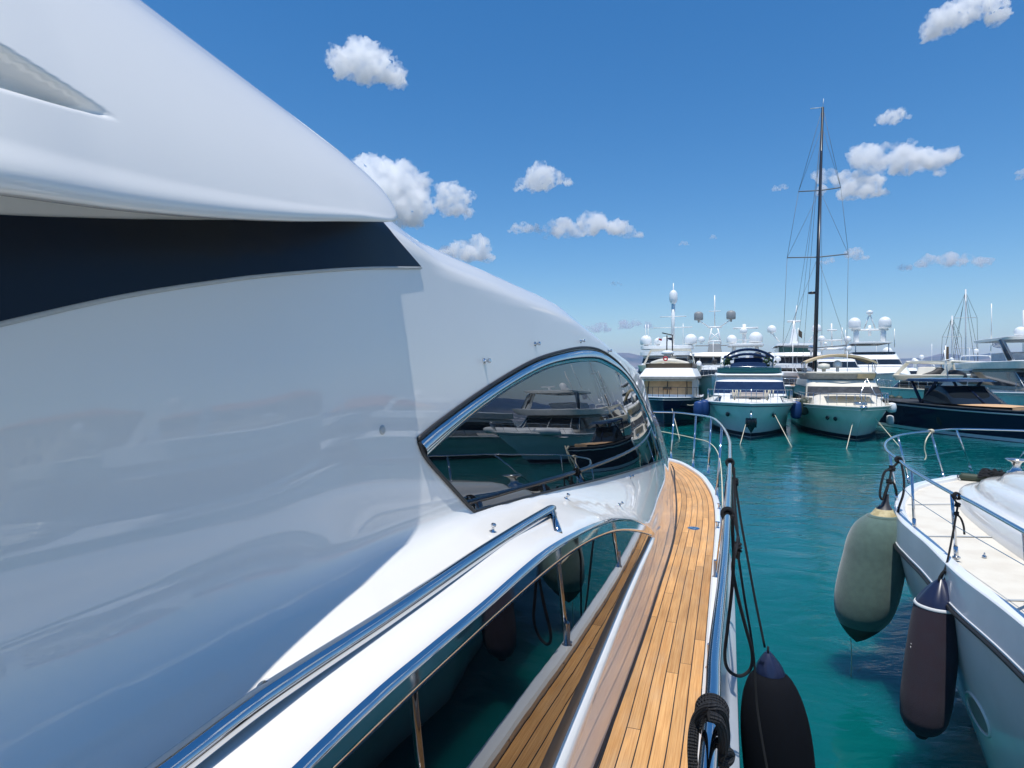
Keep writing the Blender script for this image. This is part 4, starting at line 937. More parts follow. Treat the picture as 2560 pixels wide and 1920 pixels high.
# ---- G: cream yacht with arch behind the trawler
g_ = Boat('cream flybridge yacht with an angular radar arch behind the navy hulled trawler', -6.2, 54.5, 16, 5.2, 2.6, 2.2, 'bhullc', 'bcream', rake=1.5)
t = g_.blk('saloon', 3.5, 14, 2.3, 4.8, 14, 2.2, 2.3, 3.7, 'bcream', dep=.4); g_.band('side_window', t, .2, .8, 'brown', 0, 27)
t = g_.blk('flybridge_coaming', 3.4, 14.5, 2.5, 3.0, 14.8, 2.75, 3.75, 4.35, 'bcream', dep=.45)
g_.T.part('folded_canopy', MB().tube(spline([(-1.5, 5, 4.5), (-.5, 4.2, 4.75), (.6, 4.2, 4.75), (1.9, 5, 4.45)], 6), .22, 10), 'bcream')
g_.arch(2.5, 2.0, 6, 7.6, 4.3, 6.0, 'bcream', dp=.7, th=.22)
g_.blk('helm_cover', 6.5, 7.5, .55, 6.6, 7.5, .5, 4.3, 5.3, 'greycan', dep=.8)
# ---- J: white yacht with three domes behind B
j_ = Boat('white motor yacht with three white satellite domes right behind the navy bimini', .95, 62, 22, 5.6, 3.3, 2.6, rake=2, hullm='bhull')
t = j_.blk('saloon', 5, 19, 2.6, 7.5, 19, 2.4, 2.7, 4.2, 'bwhite', dep=.5); j_.band('side_window', t, .2, .8, 'dark')
t = j_.blk('flybridge_coaming', 7.5, 19.5, 2.5, 7.5, 19.5, 2.6, 4.3, 4.9, 'bwhite', dep=.4)
for sx in (-1.35, 1.35): j_.poly('arch_leg', 'bwhite', ([(sx, 10.5, 4.9), (sx*.9, 11.5, 6.6)], .22)) 
j_.blk('hardtop', 9.5, 15, 1.9, 9.5, 15, 1.9, 6.65, 6.85, 'bwhite')
for sx, k in ((-1.45, 1), (1.1, 1.3)): j_.dome(sx, 11, 7.0, .62*k, ped=.2)
j_.dome(-.2, 10, 8.0, .45, ped=1.0); j_.radar(0, 9.8, 7.0, 2.6); j_.poly('crossbar', 'bwhite', ([(-1.3, 12, 8.75), (1.4, 12, 8.75)], .1), ([(-.1, 12, 7), (-.1, 12, 9.2)], .22))
for sx in (.9, 2.1): j_.T.part('black_bag', MB().lathe([(.05, -.45), (.4, -.3), (.45, 0), (.35, .35), (.05, .45)], (sx+.3, 8, 5.4), 12), 'black')
# ---- I: superyacht with grey drum domes
i_ = Boat('white superyacht with two grey drum domes on a lattice mast', -3.3, 92, 30, 7.6, 3.6, 2.6, rake=2.5)
t = i_.blk('main_deck_house', 6, 27, 3.5, 7, 27, 3.4, 2.8, 4.4, 'bwhite', dep=.2); i_.band('window_band', t, .2, .8, 'dark', mull=7)
i_.blk('deck_overhang', 5, 28, 3.75, 5, 28, 3.75, 4.4, 4.75, 'bwhite', dep=.25)
t = i_.blk('bridge', 7.5, 24, 3.2, 8, 24, 3.1, 4.8, 6.2, 'greycan', dep=.2); i_.band('window_band', t, .2, .85, 'dark', mull=7)
i_.blk('bridge_roof', 6.8, 24, 3.6, 7.2, 24, 3.5, 6.2, 6.75, 'bwhite', dep=.2)
i_.blk('mast_base', 10, 12, 1.1, 10.2, 12, .9, 6.8, 8.2, 'gdome'); i_.poly('mast_platform', 'gdome', ([(-3, 11, 8.0), (3, 11, 8.0)], .09))
i_.poly('lattice_mast', 'bwhite', ([(-1.0, 11, 8.2), (-.45, 11, 10.9)], .12), ([(1.0, 11, 8.2), (.45, 11, 10.9)], .12), ([(-.9, 11, 8.8), (.6, 11, 10.1)], .08), ([(.9, 11, 8.8), (-.6, 11, 10.1)], .08),
        ([(-1.1, 11, 11.0), (1.1, 11, 11.0)], .14), ([(-.8, 11, 11.0), (-2.4, 11, 12.1), (-2.5, 11, 12.3)], .1), ([(.8, 11, 11.0), (2.4, 11, 12.1), (2.5, 11, 12.3)], .1), ([(0, 11, 10.9), (0, 11, 16.2)], .09), ([(-.9, 11, 13.6), (.9, 11, 13.6)], .06), ([(-1, 11, 8.7), (1, 11, 8.7)], .14))
for sx in (-2.5, 2.5): i_.T.part('drum_dome', MB().lathe([(.12, -.4), (.2, 0), (.68, .02), (.72, .3), (.72, 1.0), (.6, 1.25), (.3, 1.4), (.02, 1.42)], (sx, 11, 12.2), 20), 'gdome')
# ---- H: superyacht with tall white mast
h_ = Boat('white superyacht with a tall white mast carrying a radome and flags', -10.2, 84, 30, 8.0, 3.8, 2.8, rake=2.5)
t = h_.blk('main_deck_house', 5, 27, 3.7, 6.5, 27, 3.6, 2.9, 4.5, 'bwhite', dep=.4); h_.band('window_band', t, .25, .85, 'dark')
t = h_.blk('bridge', 8, 25, 3.5, 9.2, 25, 3.3, 4.6, 6.1, 'bwhite', dep=.4); h_.band('window_band', t, .3, .8, 'dark')
h_.blk('sun_deck', 8.5, 24, 3.7, 8.5, 24, 3.7, 6.2, 6.7, 'bwhite', dep=.4); h_.blk('radar_platform', 11, 15, 4.0, 11, 15, 4.0, 7.3, 7.75, 'bwhite')
h_.poly('mast', 'bwhite', ([(.9, 12, 7.7), (1.05, 12, 14.6)], .28), ([(-1.0, 12, 12.3), (3.0, 12, 12.3)], .07), ([(-2.0, 12, 10.6), (3.9, 12, 10.6)], .07), ([(1.05, 12, 14.5), (1.05, 12, 17.5)], .07))
h_.T.part('mast_radome', MB().lathe([(.2, -.4), (.55, 0), (.62, .4), (.6, 1.3), (.35, 1.7), (.05, 1.85)], (1.05, 12, 14.6), 16), 'dome')
h_.blk('mast_foot', 11, 13, 1.0, 11.3, 13, .55, 7.7, 9.0, 'dome')
for x, r, z in ((-3.2, 1.0, 8.0), (-1.3, .7, 8.0), (-.2, .55, 8.2), (3.6, 1.05, 8.0), (5.2, .55, 8.3)): h_.dome(x, 11.5+r, z, r, ped=.3)
for x in (-3.2, -2.8, 2.5): h_.poly('whip_antenna', 'bwhite', ([(x, 12, 7.7), (x, 12, 11.2)], .05))
# ---- K: superyacht left of the sailing mast
k_ = Boat('white superyacht with twin ball domes on outriggers, left of the tall sailing mast', 8.2, 88, 28, 7.4, 3.5, 2.7, rake=2.5)
t = k_.blk('main_deck_house', 5, 26, 3.4, 6.5, 26, 3.3, 2.8, 4.2, 'greycan', dep=.4); k_.band('window_band', t, .2, .85, 'dark')
k_.blk('deck_overhang', 4.5, 26, 3.6, 4.5, 26, 3.6, 4.25, 4.8, 'bwhite', dep=.4)
t = k_.blk('bridge', 7, 24, 3.2, 7.6, 24, 3.1, 4.85, 6.0, 'bwhite', dep=.4); k_.band('window_band', t, .1, .9, 'dark', mull=5)
k_.blk('bridge_roof', 6.6, 24, 3.3, 7.0, 24, 3.2, 6.05, 6.5, 'bwhite', dep=.4); t = k_.blk('sun_deck_screen', 9, 20, 2.3, 9, 20, 2.3, 6.6, 7.4, 'greencan', dep=.4); k_.blk('sun_deck_roof', 9, 20, 2.7, 9, 20, 2.6, 7.6, 7.9, 'bwhite', dep=.4)
k_.blk('mast_foot', 12, 13, .6, 12.3, 13, .25, 8.0, 10.2, 'dome'); k_.poly('mast', 'bwhite', ([(0, 12.4, 8), (0, 12.4, 11.5)], .2), ([(-.9, 12.4, 11.4), (.9, 12.4, 11.4)], .16), ([(.1, 12.4, 11.5), (.4, 12.4, 13.8)], .06), ([(-2.0, 12.4, 8.3), (-3.0, 12.4, 9.6)], .1), ([(2.0, 12.4, 8.3), (3.0, 12.4, 9.6)], .1))
for sx in (-3.1, 3.1): k_.dome(sx, 12.4, 9.8, .72, ped=.3)
k_.T.part('red_bag', MB().box((1.9, 3, 3.4), (.9, .6, 1.0), 0, .85), 'red'); k_.T.part('blue_cover', MB().tube(spline([(-3, 4, 3.0), (-1, 3, 3.3), (1.4, 3.2, 3.0)], 6), .35, 8), 'blue')
# ---- L: white yacht behind the beige bimini
l_ = Boat('white motor yacht with small domes on an arch behind the beige bimini', 10.6, 67, 22, 5.8, 3.0, 2.5, rake=2)
t = l_.blk('saloon', 5, 19, 2.6, 7.5, 19, 2.3, 2.6, 3.9, 'bwhite', dep=.5); l_.band('side_window', t, .2, .3, 'dark')
t = l_.blk('wheelhouse', 7.5, 18, 2.2, 9.3, 18, 1.95, 3.95, 5.1, 'bwhite', dep=.5); l_.band('side_window', t, .2, .8, 'dark', mull=3)
l_.arch(1.5, 1.1, 11, 12, 5.2, 6.6, 'bwhite', dp=.4, th=.12); l_.blk('radar_platform', 11, 13, 1.6, 11, 13, 1.6, 6.3, 6.4, 'bwhite')
for x, z, r in ((-1.2, 7.3, .45), (1.5, 7.2, .45), (1.6, 6.2, .4), (-2.3, 6.3, .38)): l_.dome(x, 12, z, r, ped=.6)
l_.poly('mast', 'bwhite', ([(-.1, 12, 6.6), (-.15, 12, 9.4)], .09), ([(-.6, 12, 8.6), (.4, 12, 8.6)], .1), ([(-1.0, 12, 7.4), (1.0, 12, 7.4)], .1), ([(.9, 12, 7), (.95, 12, 8.9)], .05))
# ---- M: superyacht with two big domes
m_ = Boat('white superyacht with two tall white domes either side of an A-frame mast', 16.9, 80, 28, 7.6, 3.6, 2.8, rake=2.5)
t = m_.blk('main_deck_house', 5, 26, 3.5, 7, 26, 3.3, 2.8, 4.3, 'bwhite', dep=.5); m_.band('window_band', t, .2, .3, 'dark')
t = m_.blk('bridge', 7.5, 24, 3.1, 9.8, 24, 2.7, 4.4, 6.1, 'bwhite', dep=.6); m_.band('window_band', t, .15, .55, 'dark', mull=3)
m_.blk('flybridge_screen', 9.5, 22, 2.5, 9.6, 22, 2.5, 6.15, 6.3, 'dark', dep=.5); m_.blk('hardtop', 11, 20, 2.3, 11, 20, 2.3, 7.5, 7.7, 'bwhite', dep=.3)
for sx in (-1.6, 1.6): m_.poly('hardtop_leg', 'bwhite', ([(sx*1.2, 11.5, 6.2), (sx*1.2, 11.5, 7.5)], .07)); m_.poly('dome_pillar', 'bwhite', ([(sx, 13, 7.7), (sx, 13, 9.3)], .33)); m_.dome(sx*1.12, 13, 9.6, .85, ped=.2, cyl=1.0)
m_.poly('mast', 'bwhite', ([(-2.2, 13, 9.4), (2.2, 13, 9.4)], .14), ([(-.7, 13, 9.4), (0, 13, 11.6)], .08), ([(.7, 13, 9.4), (0, 13, 11.6)], .08), ([(0, 13, 8.6), (0, 13, 10)], .2), ([(-2.9, 13, 9.5), (-2.9, 13, 7)], .05), ([(2.9, 13, 9.5), (2.9, 13, 7)], .05))
m_.T.part('mast_radome', MB().lathe([(.1, -.2), (.4, 0), (.4, .3), (.15, .45)], (0, 13, 11.6), 14), 'dome')
# ---- N: sailing yacht with the tall black mast
ZN = 70
n_ = Boat('dark hulled sailing yacht with very tall black mast and three pairs of spreaders', 8.4, 66.5, 26, 5.6, 2.4, 2.0, 'navy', 'tan', rake=1.5, name='sailing_yacht', cat='sailing yacht')
mb_ = V(0, 11, 2.2); mt = V(.95, 11, W(275, ZN)); mp = lambda f: mb_.lerp(mt, f)
mast = n_.T.part('mast', MB().tube([mb_, mt], lambda t: .19-.05*t, 14), 'mastblack')
sp = []
for y, hw in ((870, 3.35), (645, 3.2), (480, 2.2)):
    f = (W(y, ZN)-mb_.z)/(mt.z-mb_.z); p = mp(f); a, b2 = p+V(-hw, .5, .25), p+V(hw, .5, .25)
    n_.poly('spreaders', 'rigging', ([tuple(a), tuple(p), tuple(b2)], .07), parent=mast); sp.append((a, p, b2))
rg = []
ends = [(V(-2.5, 12, 2.1), None, V(2.5, 12, 2.1))] + sp + [(mt, mt, mt)]
for i in range(len(ends)-1):
    for k in (0, 2): rg.append(([tuple(ends[i][k]), tuple(ends[i+1][k])], .022))
for i in range(3):
    nx = sp[i+1][1] if i < 2 else mp(.93)
    for k in (0, 2): rg.append(([tuple(sp[i][k]), tuple(nx)], .018))
rg += [([(0, 25.5, 2.3), tuple(mt)], .022), ([(1.2, 24, 2.3), tuple(mp(.97))], .018), ([(-1.0, 24, 2.3), tuple(mp(.95))], .018), ([(2.2, 22, 2.2), tuple(mp(.86))], .02), ([(-2.2, 22, 2.2), tuple(mp(.84))], .018)]
n_.poly('rigging', 'rigging', *rg, parent=mast, n=4)
n_.poly('furled_jib', 'mastblack', ([(-.95, .9, 2.6), tuple(mp(.84)+V(0, -.3, 0))], .12), parent=mast, n=8)
n_.T.part('radar_pod', MB().lathe([(.1, -.05), (.45, 0), (.45, .2), (.1, .26)], mp((W(736, ZN)-mb_.z)/(mt.z-mb_.z))+V(-.45, -.3, 0), 12), 'mastblack', parent=mast)
n_.poly('masthead_gear', 'alu', ([tuple(mt), tuple(mt+V(.1, 0, 1.0))], .03), ([tuple(mt+V(-1.3, 0, .05)), tuple(mt)], .05), parent=mast)
n_.dome(1.3, 11.5, sp[0][1].z+.35, .22, ped=.1); n_.T.part('boom', MB().tube([(0, 11.3, 3.6), (0, 20, 3.8)], .2, 10), 'mastblack')
n_.blk('deck_house', 7, 16, 1.7, 8.5, 16, 1.5, 2.0, 2.7, 'wood', dep=.5); n_.rail(.7, .9, every=2)
# ---- O: two pale masts far right
for (px, pt, lb, hw) in ((2378, 790, 'sailing yacht whose shorter pale mast stands left of the taller pale one', 1.6), (2412, 724, 'sailing yacht with the taller of the two pale masts, behind the covered jet ski', 1.9)):
    Z = 120; X = (px-HX)/F*Z; o_ = Boat(lb, X*CA-Z*SA, X*SA+Z*CA-7, 16, 4.4, 1.8, 1.5, name='sailing_yacht', cat='sailing yacht', group='pale masted sailing yachts')
    h = W(pt, Z); ms = o_.poly('mast', 'alu', ([(0, 6.5, 1.6), (0, 6.5, h)], .13), n=8)
    rg = []
    for f in (.42, .72):
        z = h*f; o_.poly('spreaders', 'alu', ([(-hw, 6.6, z), (hw, 6.6, z)], .07), parent=ms)
        for sx in (-hw, hw): rg.append(([(sx*1.2, 7, 1.6), (sx, 6.6, z), (0, 6.5, min(h, z/f*.97))], .03))
    o_.poly('rigging', 'mastblack', *rg, ([(0, 15.5, 1.6), (0, 6.5, h)], .035), ([(0, 0.2, 1.8), (0, 6.5, h*.9)], .035), parent=ms, n=4)
    o_.poly('boom', 'alu', ([(0, 6.7, 3.0), (0, 12, 3.1)], .12)); o_.blk('deck_house', 5, 11, 1.2, 6, 11, 1.1, 1.5, 2.1, 'bwhite')
# ---- P: more hulls in the gaps
p_ = Boat('white yacht with single dome on a pedestal, left of the covered jet ski', 21.8, 92, 20, 5.4, 2.8, 2.4)
t = p_.blk('saloon', 5, 17, 2.4, 7, 17, 2.2, 2.5, 4.2, 'bwhite', dep=.5); p_.band('side_window', t, .2, .8, 'dark'); p_.dome(-1.0, 10, 6.2, .75, ped=2.0); p_.dome(2.4, 10, 5.2, .35, ped=1.0); p_.dome(4.8*.5, 9, 4.9, .4, ped=.7)
q_ = Boat('white open boat with a small cross-tree mast near the flag', 37, 96, 14, 4.2, 2.0, 1.8)
t = q_.blk('cabin', 4, 10, 1.7, 5, 10, 1.6, 1.9, 3.6, 'bwhite'); q_.band('side_window', t, .3, .8, 'dark'); q_.poly('mast', 'alu', ([(0, 6, 3.6), (0, 6, 12.2)], .1), ([(-2.6, 6, 8.0), (2.6, 6, 8.0)], .07)); q_.dome(-.5, 7, 4.2, .5)
s_ = Boat('pale blue stern-to workboat in the gap between trawler and navy covered yacht', -2.4, 66, 14, 4.6, 3.4, 2.6, 'bhull', 'bwhite', rake=1.2, name='motor_boat', cat='motor boat')
t = s_.blk('wheelhouse', 6, 11, 1.7, 6.5, 11, 1.6, 2.6, 4.3, 'bwhite'); s_.band('side_window', t, .3, .8, 'dark'); s_.rail(.9, .6)
for x in (.0, 1.6): s_.T.part('black_bag', MB().lathe([(.05, -.3), (.28, -.2), (.32, 0), (.25, .25), (.03, .32)], (x, 8, 4.9), 12), 'black')
# ---- more yachts filling the row behind
for k, (px, Z, L, B, k2, lb) in enumerate(((2345, 88, 18, 5.2, 1.0, 'white yacht low behind the covered jet ski, one dome over its wheelhouse'), (2512, 84, 20, 5.6, 1.15, 'white yacht peeping out under the hardtop at the right edge'), (1962, 64, 15, 4.6, .85, 'small white cruiser in the gap between the navy covered and cream yachts'), (1748, 74, 15, 4.6, .95, 'white cruiser in the gap beside the navy hulled trawler'), (2195, 100, 20, 5.6, 1.1, 'white yacht far behind the small domed one, left of the twin dome superyacht'), (2445, 105, 18, 5, 1.0, 'white cruiser behind the taller of the two pale masts'))):
    X = (px-HX)/F*Z; o_ = Boat(lb, X*CA-Z*SA, X*SA+Z*CA, L, B, 2.6*k2, 2.2*k2, rake=1.6, nseg=20)
    t = o_.blk('saloon', 4, L-2, B*.43, 6, L-2, B*.39, 2.3*k2, 3.7*k2, 'bwhite', dep=.5); o_.band('side_window', t, .25, .8, 'dark')
    t = o_.blk('flybridge_coaming', 5.6, L-2, B*.42, 5.4, L-2, B*.45, 3.75*k2, 4.3*k2, 'bwhite', dep=.4)
    if k != 3: o_.arch(B*.42, B*.34, L*.5, L*.55, 4.3*k2, 5.5*k2, 'bwhite')
    o_.dome(.4-.3*k, L*.55, 5.9*k2 if k != 3 else 4.9*k2, .38, ped=.4); o_.poly('whip_antenna', 'bwhite', ([(B*.3, L*.5, 4.2*k2), (B*.3, L*.5, 8.2*k2)], .035)); o_.rail(.8, .5, every=2)
# ---- boats outside the frame on the right, seen in the dark windows
for k, (v, u, L, B, hm, dm, lb) in enumerate(((27.5, 39, 18, 5.2, 'bhull', 'bwhite', 'white cruiser beyond the right edge, seen only mirrored in the dark windows'), (35, 37, 14, 4.4, 'navy', 'bwhite', 'navy hulled cruiser beyond the right edge, seen only mirrored in the windows'), (42, 34, 16, 5.0, 'bhullc', 'bcream', 'cream cruiser beyond the right edge, seen only mirrored in the windows'), (20, 10, 15, 4.6, 'bhull', 'bwhite', 'white cruiser moored beyond the neighbour yacht, seen only mirrored'), (33, 14, 16, 4.8, 'navy', 'bcream', 'blue hulled cruiser moored beyond the neighbour yacht, seen only mirrored'))):
    o_ = Boat(lb, v, u, L, B, 2.1, 1.8, hm, dm)
    t = o_.blk('coachroof', 2.5, 11, B*.38, 4.5, 11, B*.35, 1.8, 2.35, dm, dep=.7); t = o_.blk('saloon', 4.6, L-2, B*.43, 6.4, L-2, B*.38, 2.2, 3.5, dm, dep=.5); o_.band('side_window', t, .2, .8, 'dark')
    o_.blk('flybridge_coaming', 6, L-2, B*.42, 6, L-2, B*.44, 3.55, 4.1, dm); o_.arch(B*.42, B*.36, L*.5, L*.55, 4.1, 5.4, dm); o_.rail(.7, .6); o_.dome(0, L*.55, 5.6, .35)
# ---- loose things
def hb(x, y, t): return at_t(x, y, t)
small_fender('left one of the two blue fenders between trawler and navy covered yacht', 1748, 1022, 37, .32, 1.0)
small_fender('right one of the two blue fenders between trawler and navy covered yacht', 1761, 1020, 37, .32, 1.05)
small_fender('blue fender at the right bow of the navy covered yacht', 1990, 1025, 36.5, .30, 1.1)
small_fender('olive green fender at the left bow of the cream bimini yacht', 2010, 1017, 36.5, .26, 1.0, 'olive')
small_fender('white ball fender at the right bow of the cream bimini yacht', 2229, 1019, 36, .24, .6, 'dome')
small_fender('pale blue tipped fender low between the cream yacht and the navy sport cruiser', 2225, 1050, 36.5, .2, .6, 'whcan')
for i, (x, y, t) in enumerate(((2254, 1034, 44.2), (2275, 1037, 42), (2300, 1040, 39.8), (2354, 1043, 36.4))):
    small_fender(('black fender nearest the stern of the navy sport cruiser', 'black fender second from the stern on the navy sport cruiser', 'black fender amidships on the navy sport cruiser', 'black fender nearest the bow of the navy sport cruiser')[i], x, y, t*.985, .24, 1.0, 'rubber')
small_fender('dark green fender hanging furthest forward on the white canvas covered yacht', 2228, 1006, 52, .3, 1.3, 'olive'); small_fender('dark green fender nearest the canvas on the white canvas covered yacht', 2247, 1008, 51, .3, 1.3, 'olive')
tk_ = Thing('jet_ski', 'jet ski under a black cover on the cream flybridge', 'jet ski', tuple(at_t(2358, 937, 55)))
o0 = at_t(2358, 936, 55); prof_ = [(-1.35, .04, .0), (-1.1, .22, .12), (-.7, .38, .3), (-.35, .46, .62), (-.1, .45, .66), (.15, .42, .42), (.6, .42, .45), (1.0, .40, .38), (1.3, .36, .2), (1.45, .3, .02)]
rws = []
for x, w, h in prof_: rws.append([o0 + V(x*1.45*CA, w*math.cos(a)*1.0+x*.5, -.35 + (h+.35)*max(0, math.sin(a))**.7 + (.0 if math.sin(a) > 0 else .12*math.sin(a)*5)) for a in [2*PI*i/18 for i in range(18)]])
tk_.part('cover', MB().grid(rws, closed=True).cap(rws[0], True).cap(rws[-1]), 'black'); tk_.part('handlebar_bump', MB().lathe([(.3, -.1), (.25, .15), (.1, .25)], o0+V(-.3, 0, .3), 12), 'black')
# mooring lines
def wl_(x, y): return tuple(at_h(x, y, 0))
line_thing('left pale line from the navy covered yacht bow down to the water', at_t(1875, 1022, 34.5), wl_(1850, 1112)); line_thing('right pale line from the navy covered yacht bow down to the water', at_t(1927, 1018, 34.5), wl_(1979, 1117))
line_thing('pale line from the cream bimini yacht bow, the steeper left one of its two', at_t(2139, 1027, 34), wl_(2116, 1123)); line_thing('pale line from the cream bimini yacht bow running right towards the neighbour rail', at_t(2171, 1026, 34), wl_(2250, 1118))
line_thing('pale line from the navy hulled trawler bow down to the water', at_t(1680, 1022, 39), wl_(1699, 1097))
line_thing('slack pale line from the trawler to the navy covered yacht', at_t(1718, 1012, 40), at_t(1752, 1000, 40), .02, .15, group=None)
# flags
def flag_obj(label, x, y, t, w, h, m, extra=None, tilt=-.35, group='flags on the moored yachts'):
    o0 = at_t(x, y, t); th = Thing('flag', label, 'flag', tuple(o0), group=group)
    def pt(a, b, off=0): return o0 + V(w*a*.95, off + .10*w*math.sin(6*a), h*b + tilt*w*a - .05*w*math.sin(5*a))
    if extra == 'greek':
        o = th.part('cloth', MB().grid([[pt(a/27, -b/9) for b in range(10)] for a in range(28)]), 'blue', smooth=False)
        o.data.materials.append(M['bwhite'])
        for i, p in enumerate(o.data.polygons):
            a, b = divmod(i, 9); can = a < 10 and b < 5
            p.material_index = int((b == 2 or a in (4, 5)) if can else b % 2 == 1)
    else: th.part('cloth', MB().grid([[pt(a/8, 0), pt(a/8, -1)] for a in range(9)]), m)
    th.part('staff', MB().tube([o0+V(-.02, 0, .1), o0+V(-.12, 0, -h*1.9)], .03 if t < 60 else .05, 6), 'bwhite')
flag_obj('blue and white striped Greek flag flying left of the big hardtop', 2480, 849, 62, 1.15, .62, None, 'greek')
flag_obj('small dark furled flag on a short staff above the covered jet ski', 2365, 866, 60, .25, 1.6, 'brown', tilt=-.2)
flag_obj('small red flag on the tall white mast', 1647, 845, 84, .45, .28, 'red'); flag_obj('small blue flag on the tall white mast', 1671, 844, 84, .5, .25, 'navyc'); flag_obj('small dark flag on the furled jib of the tall sailing yacht', 1996, 822, 68, .4, .75, 'brown', tilt=-1)
# ================================================================ SETTING
def setting(name, mb, m, kind='structure', smooth=True):
    o = mb.build(name, m, None, (0, 0, 0), smooth=smooth); o['kind'] = kind; return o
# water
m, nt, bs = new_mat('harbour_water'); N, Lk = nt.nodes.new, nt.links.new
bs.inputs['Roughness'].default_value = .035; bs.inputs['IOR'].default_value = 1.33; bs.inputs['Subsurface Weight'].default_value = 1; bs.inputs['Subsurface Radius'].default_value = (.6, 1.6, 1.8); bs.inputs['Subsurface Scale'].default_value = 2.2
tc = N('ShaderNodeTexCoord'); mp_ = N('ShaderNodeMapping'); mp_.inputs['Rotation'].default_value = (0, 0, .35); mp_.inputs['Scale'].default_value = (1, 1.7, 1)
Lk(tc.outputs['Object'], mp_.inputs['Vector'])
hsum = None
for sc, amp, det in ((.35, 1.6, 2), (1.3, .6, 3), (4.5, .09, 3)):
    n = N('ShaderNodeTexNoise'); n.inputs['Scale'].default_value = sc; n.inputs['Detail'].default_value = det; n.inputs['Distortion'].default_value = .6
    Lk(mp_.outputs[0], n.inputs['Vector']); a = N('ShaderNodeMath'); a.operation = 'MULTIPLY_ADD'; a.inputs[1].default_value = amp
    Lk(n.outputs['Fac'], a.inputs[0])
    if hsum: Lk(hsum, a.inputs[2])
    else: a.inputs[2].default_value = 0
    hsum = a.outputs[0]
bp = N('ShaderNodeBump'); bp.inputs['Strength'].default_value = .5; bp.inputs['Distance'].default_value = .09
n = N('ShaderNodeTexNoise'); n.inputs['Scale'].default_value = .07; n.inputs['Detail'].default_value = 3; Lk(mp_.outputs[0], n.inputs['Vector'])
mr = N('ShaderNodeMapRange'); mr.inputs['From Min'].default_value = .35; mr.inputs['From Max'].default_value = .65; mr.inputs['To Min'].default_value = .35; mr.inputs['To Max'].default_value = 1.25; Lk(n.outputs['Fac'], mr.inputs['Value'])
Lk(mr.outputs[0], bp.inputs['Distance']); sc_ = N('ShaderNodeMath'); sc_.operation = 'MULTIPLY'; sc_.inputs[1].default_value = .09; Lk(mr.outputs[0], sc_.inputs[0]); Lk(sc_.outputs[0], bp.inputs['Distance'])
Lk(hsum, bp.inputs['Height']); Lk(bp.outputs[0], bs.inputs['Normal'])
n = N('ShaderNodeTexNoise'); n.inputs['Scale'].default_value = .09; n.inputs['Detail'].default_value = 4; Lk(tc.outputs['Object'], n.inputs['Vector'])
mx = N('ShaderNodeMix'); mx.data_type = 'RGBA'; mx.inputs['A'].default_value = (.0, .080, .092, 1); mx.inputs['B'].default_value = (.002, .115, .115, 1)
mr = N('ShaderNodeMapRange'); mr.inputs['From Min'].default_value = .35; mr.inputs['From Max'].default_value = .65
Lk(n.outputs['Fac'], mr.inputs['Value']); Lk(mr.outputs[0], mx.inputs['Factor']); Lk(mx.outputs['Result'], bs.inputs['Base Color'])
WR = 5600
setting('water', MB().cap([(WR*math.cos(2*PI*i/96), WR*math.sin(2*PI*i/96), 0) for i in range(96)]), m, smooth=False)
# hills round the gulf
m, nt, bs = new_mat('dry_hillside'); N, Lk = nt.nodes.new, nt.links.new
tc = N('ShaderNodeTexCoord'); n = N('ShaderNodeTexNoise'); n.inputs['Scale'].default_value = .004; n.inputs['Detail'].default_value = 8
Lk(tc.outputs['Object'], n.inputs['Vector']); cr = N('ShaderNodeValToRGB'); cr.color_ramp.elements[0].position = .38; cr.color_ramp.elements[0].color = (.055, .07, .035, 1)
cr.color_ramp.elements[1].position = .62; cr.color_ramp.elements[1].color = (.24, .19, .13, 1); Lk(n.outputs['Fac'], cr.inputs['Fac'])
vo = N('ShaderNodeTexVoronoi'); vo.inputs['Scale'].default_value = .022; Lk(tc.outputs['Object'], vo.inputs['Vector'])
sp_ = N('ShaderNodeSeparateXYZ'); Lk(tc.outputs['Object'], sp_.inputs[0]); lo = N('ShaderNodeMapRange'); lo.inputs['From Min'].default_value = 55; lo.inputs['From Max'].default_value = 15; Lk(sp_.outputs['Z'], lo.inputs['Value'])
ls = N('ShaderNodeMath'); ls.operation = 'LESS_THAN'; ls.inputs[1].default_value = .38; Lk(vo.outputs['Distance'], ls.inputs[0])
mu = N('ShaderNodeMath'); mu.operation = 'MULTIPLY'; Lk(ls.outputs[0], mu.inputs[0]); Lk(lo.outputs[0], mu.inputs[1])
mx = N('ShaderNodeMix'); mx.data_type = 'RGBA'; mx.inputs['B'].default_value = (.6, .55, .48, 1); Lk(mu.outputs[0], mx.inputs['Factor']); Lk(cr.outputs[0], mx.inputs['A']); Lk(mx.outputs['Result'], bs.inputs['Base Color'])
bs.inputs['Roughness'].default_value = 1
rows = []
hh = hermite([-60, -20, 0, 8, 12, 17, 22, 26, 31, 35, 39, 43, 48, 70, 120], [90, 120, 150, 165, 150, 120, 150, 158, 120, 135, 165, 150, 160, 120, 80])
for i in range(361):
    az = -60 + i*.5; a = math.radians(az); r = []
    top = hh(az)*(.9+.22*noise.fractal(V(az*.35, 1.3, 0), 1, 2, 5))
    for j in range(22):
        t = j/21; d = 3900+1250*t; z = -3 + top*math.sin(min(1, t*1.05)*PI/2)**1.3 * (1+.25*noise.fractal(V(math.sin(a)*d*.0016, math.cos(a)*d*.0016, 2), 1, 2, 5))
        r.append(V(d*math.sin(a), d*math.cos(a), z))
    rows.append(r)
setting('hills', MB().grid(rows), m)
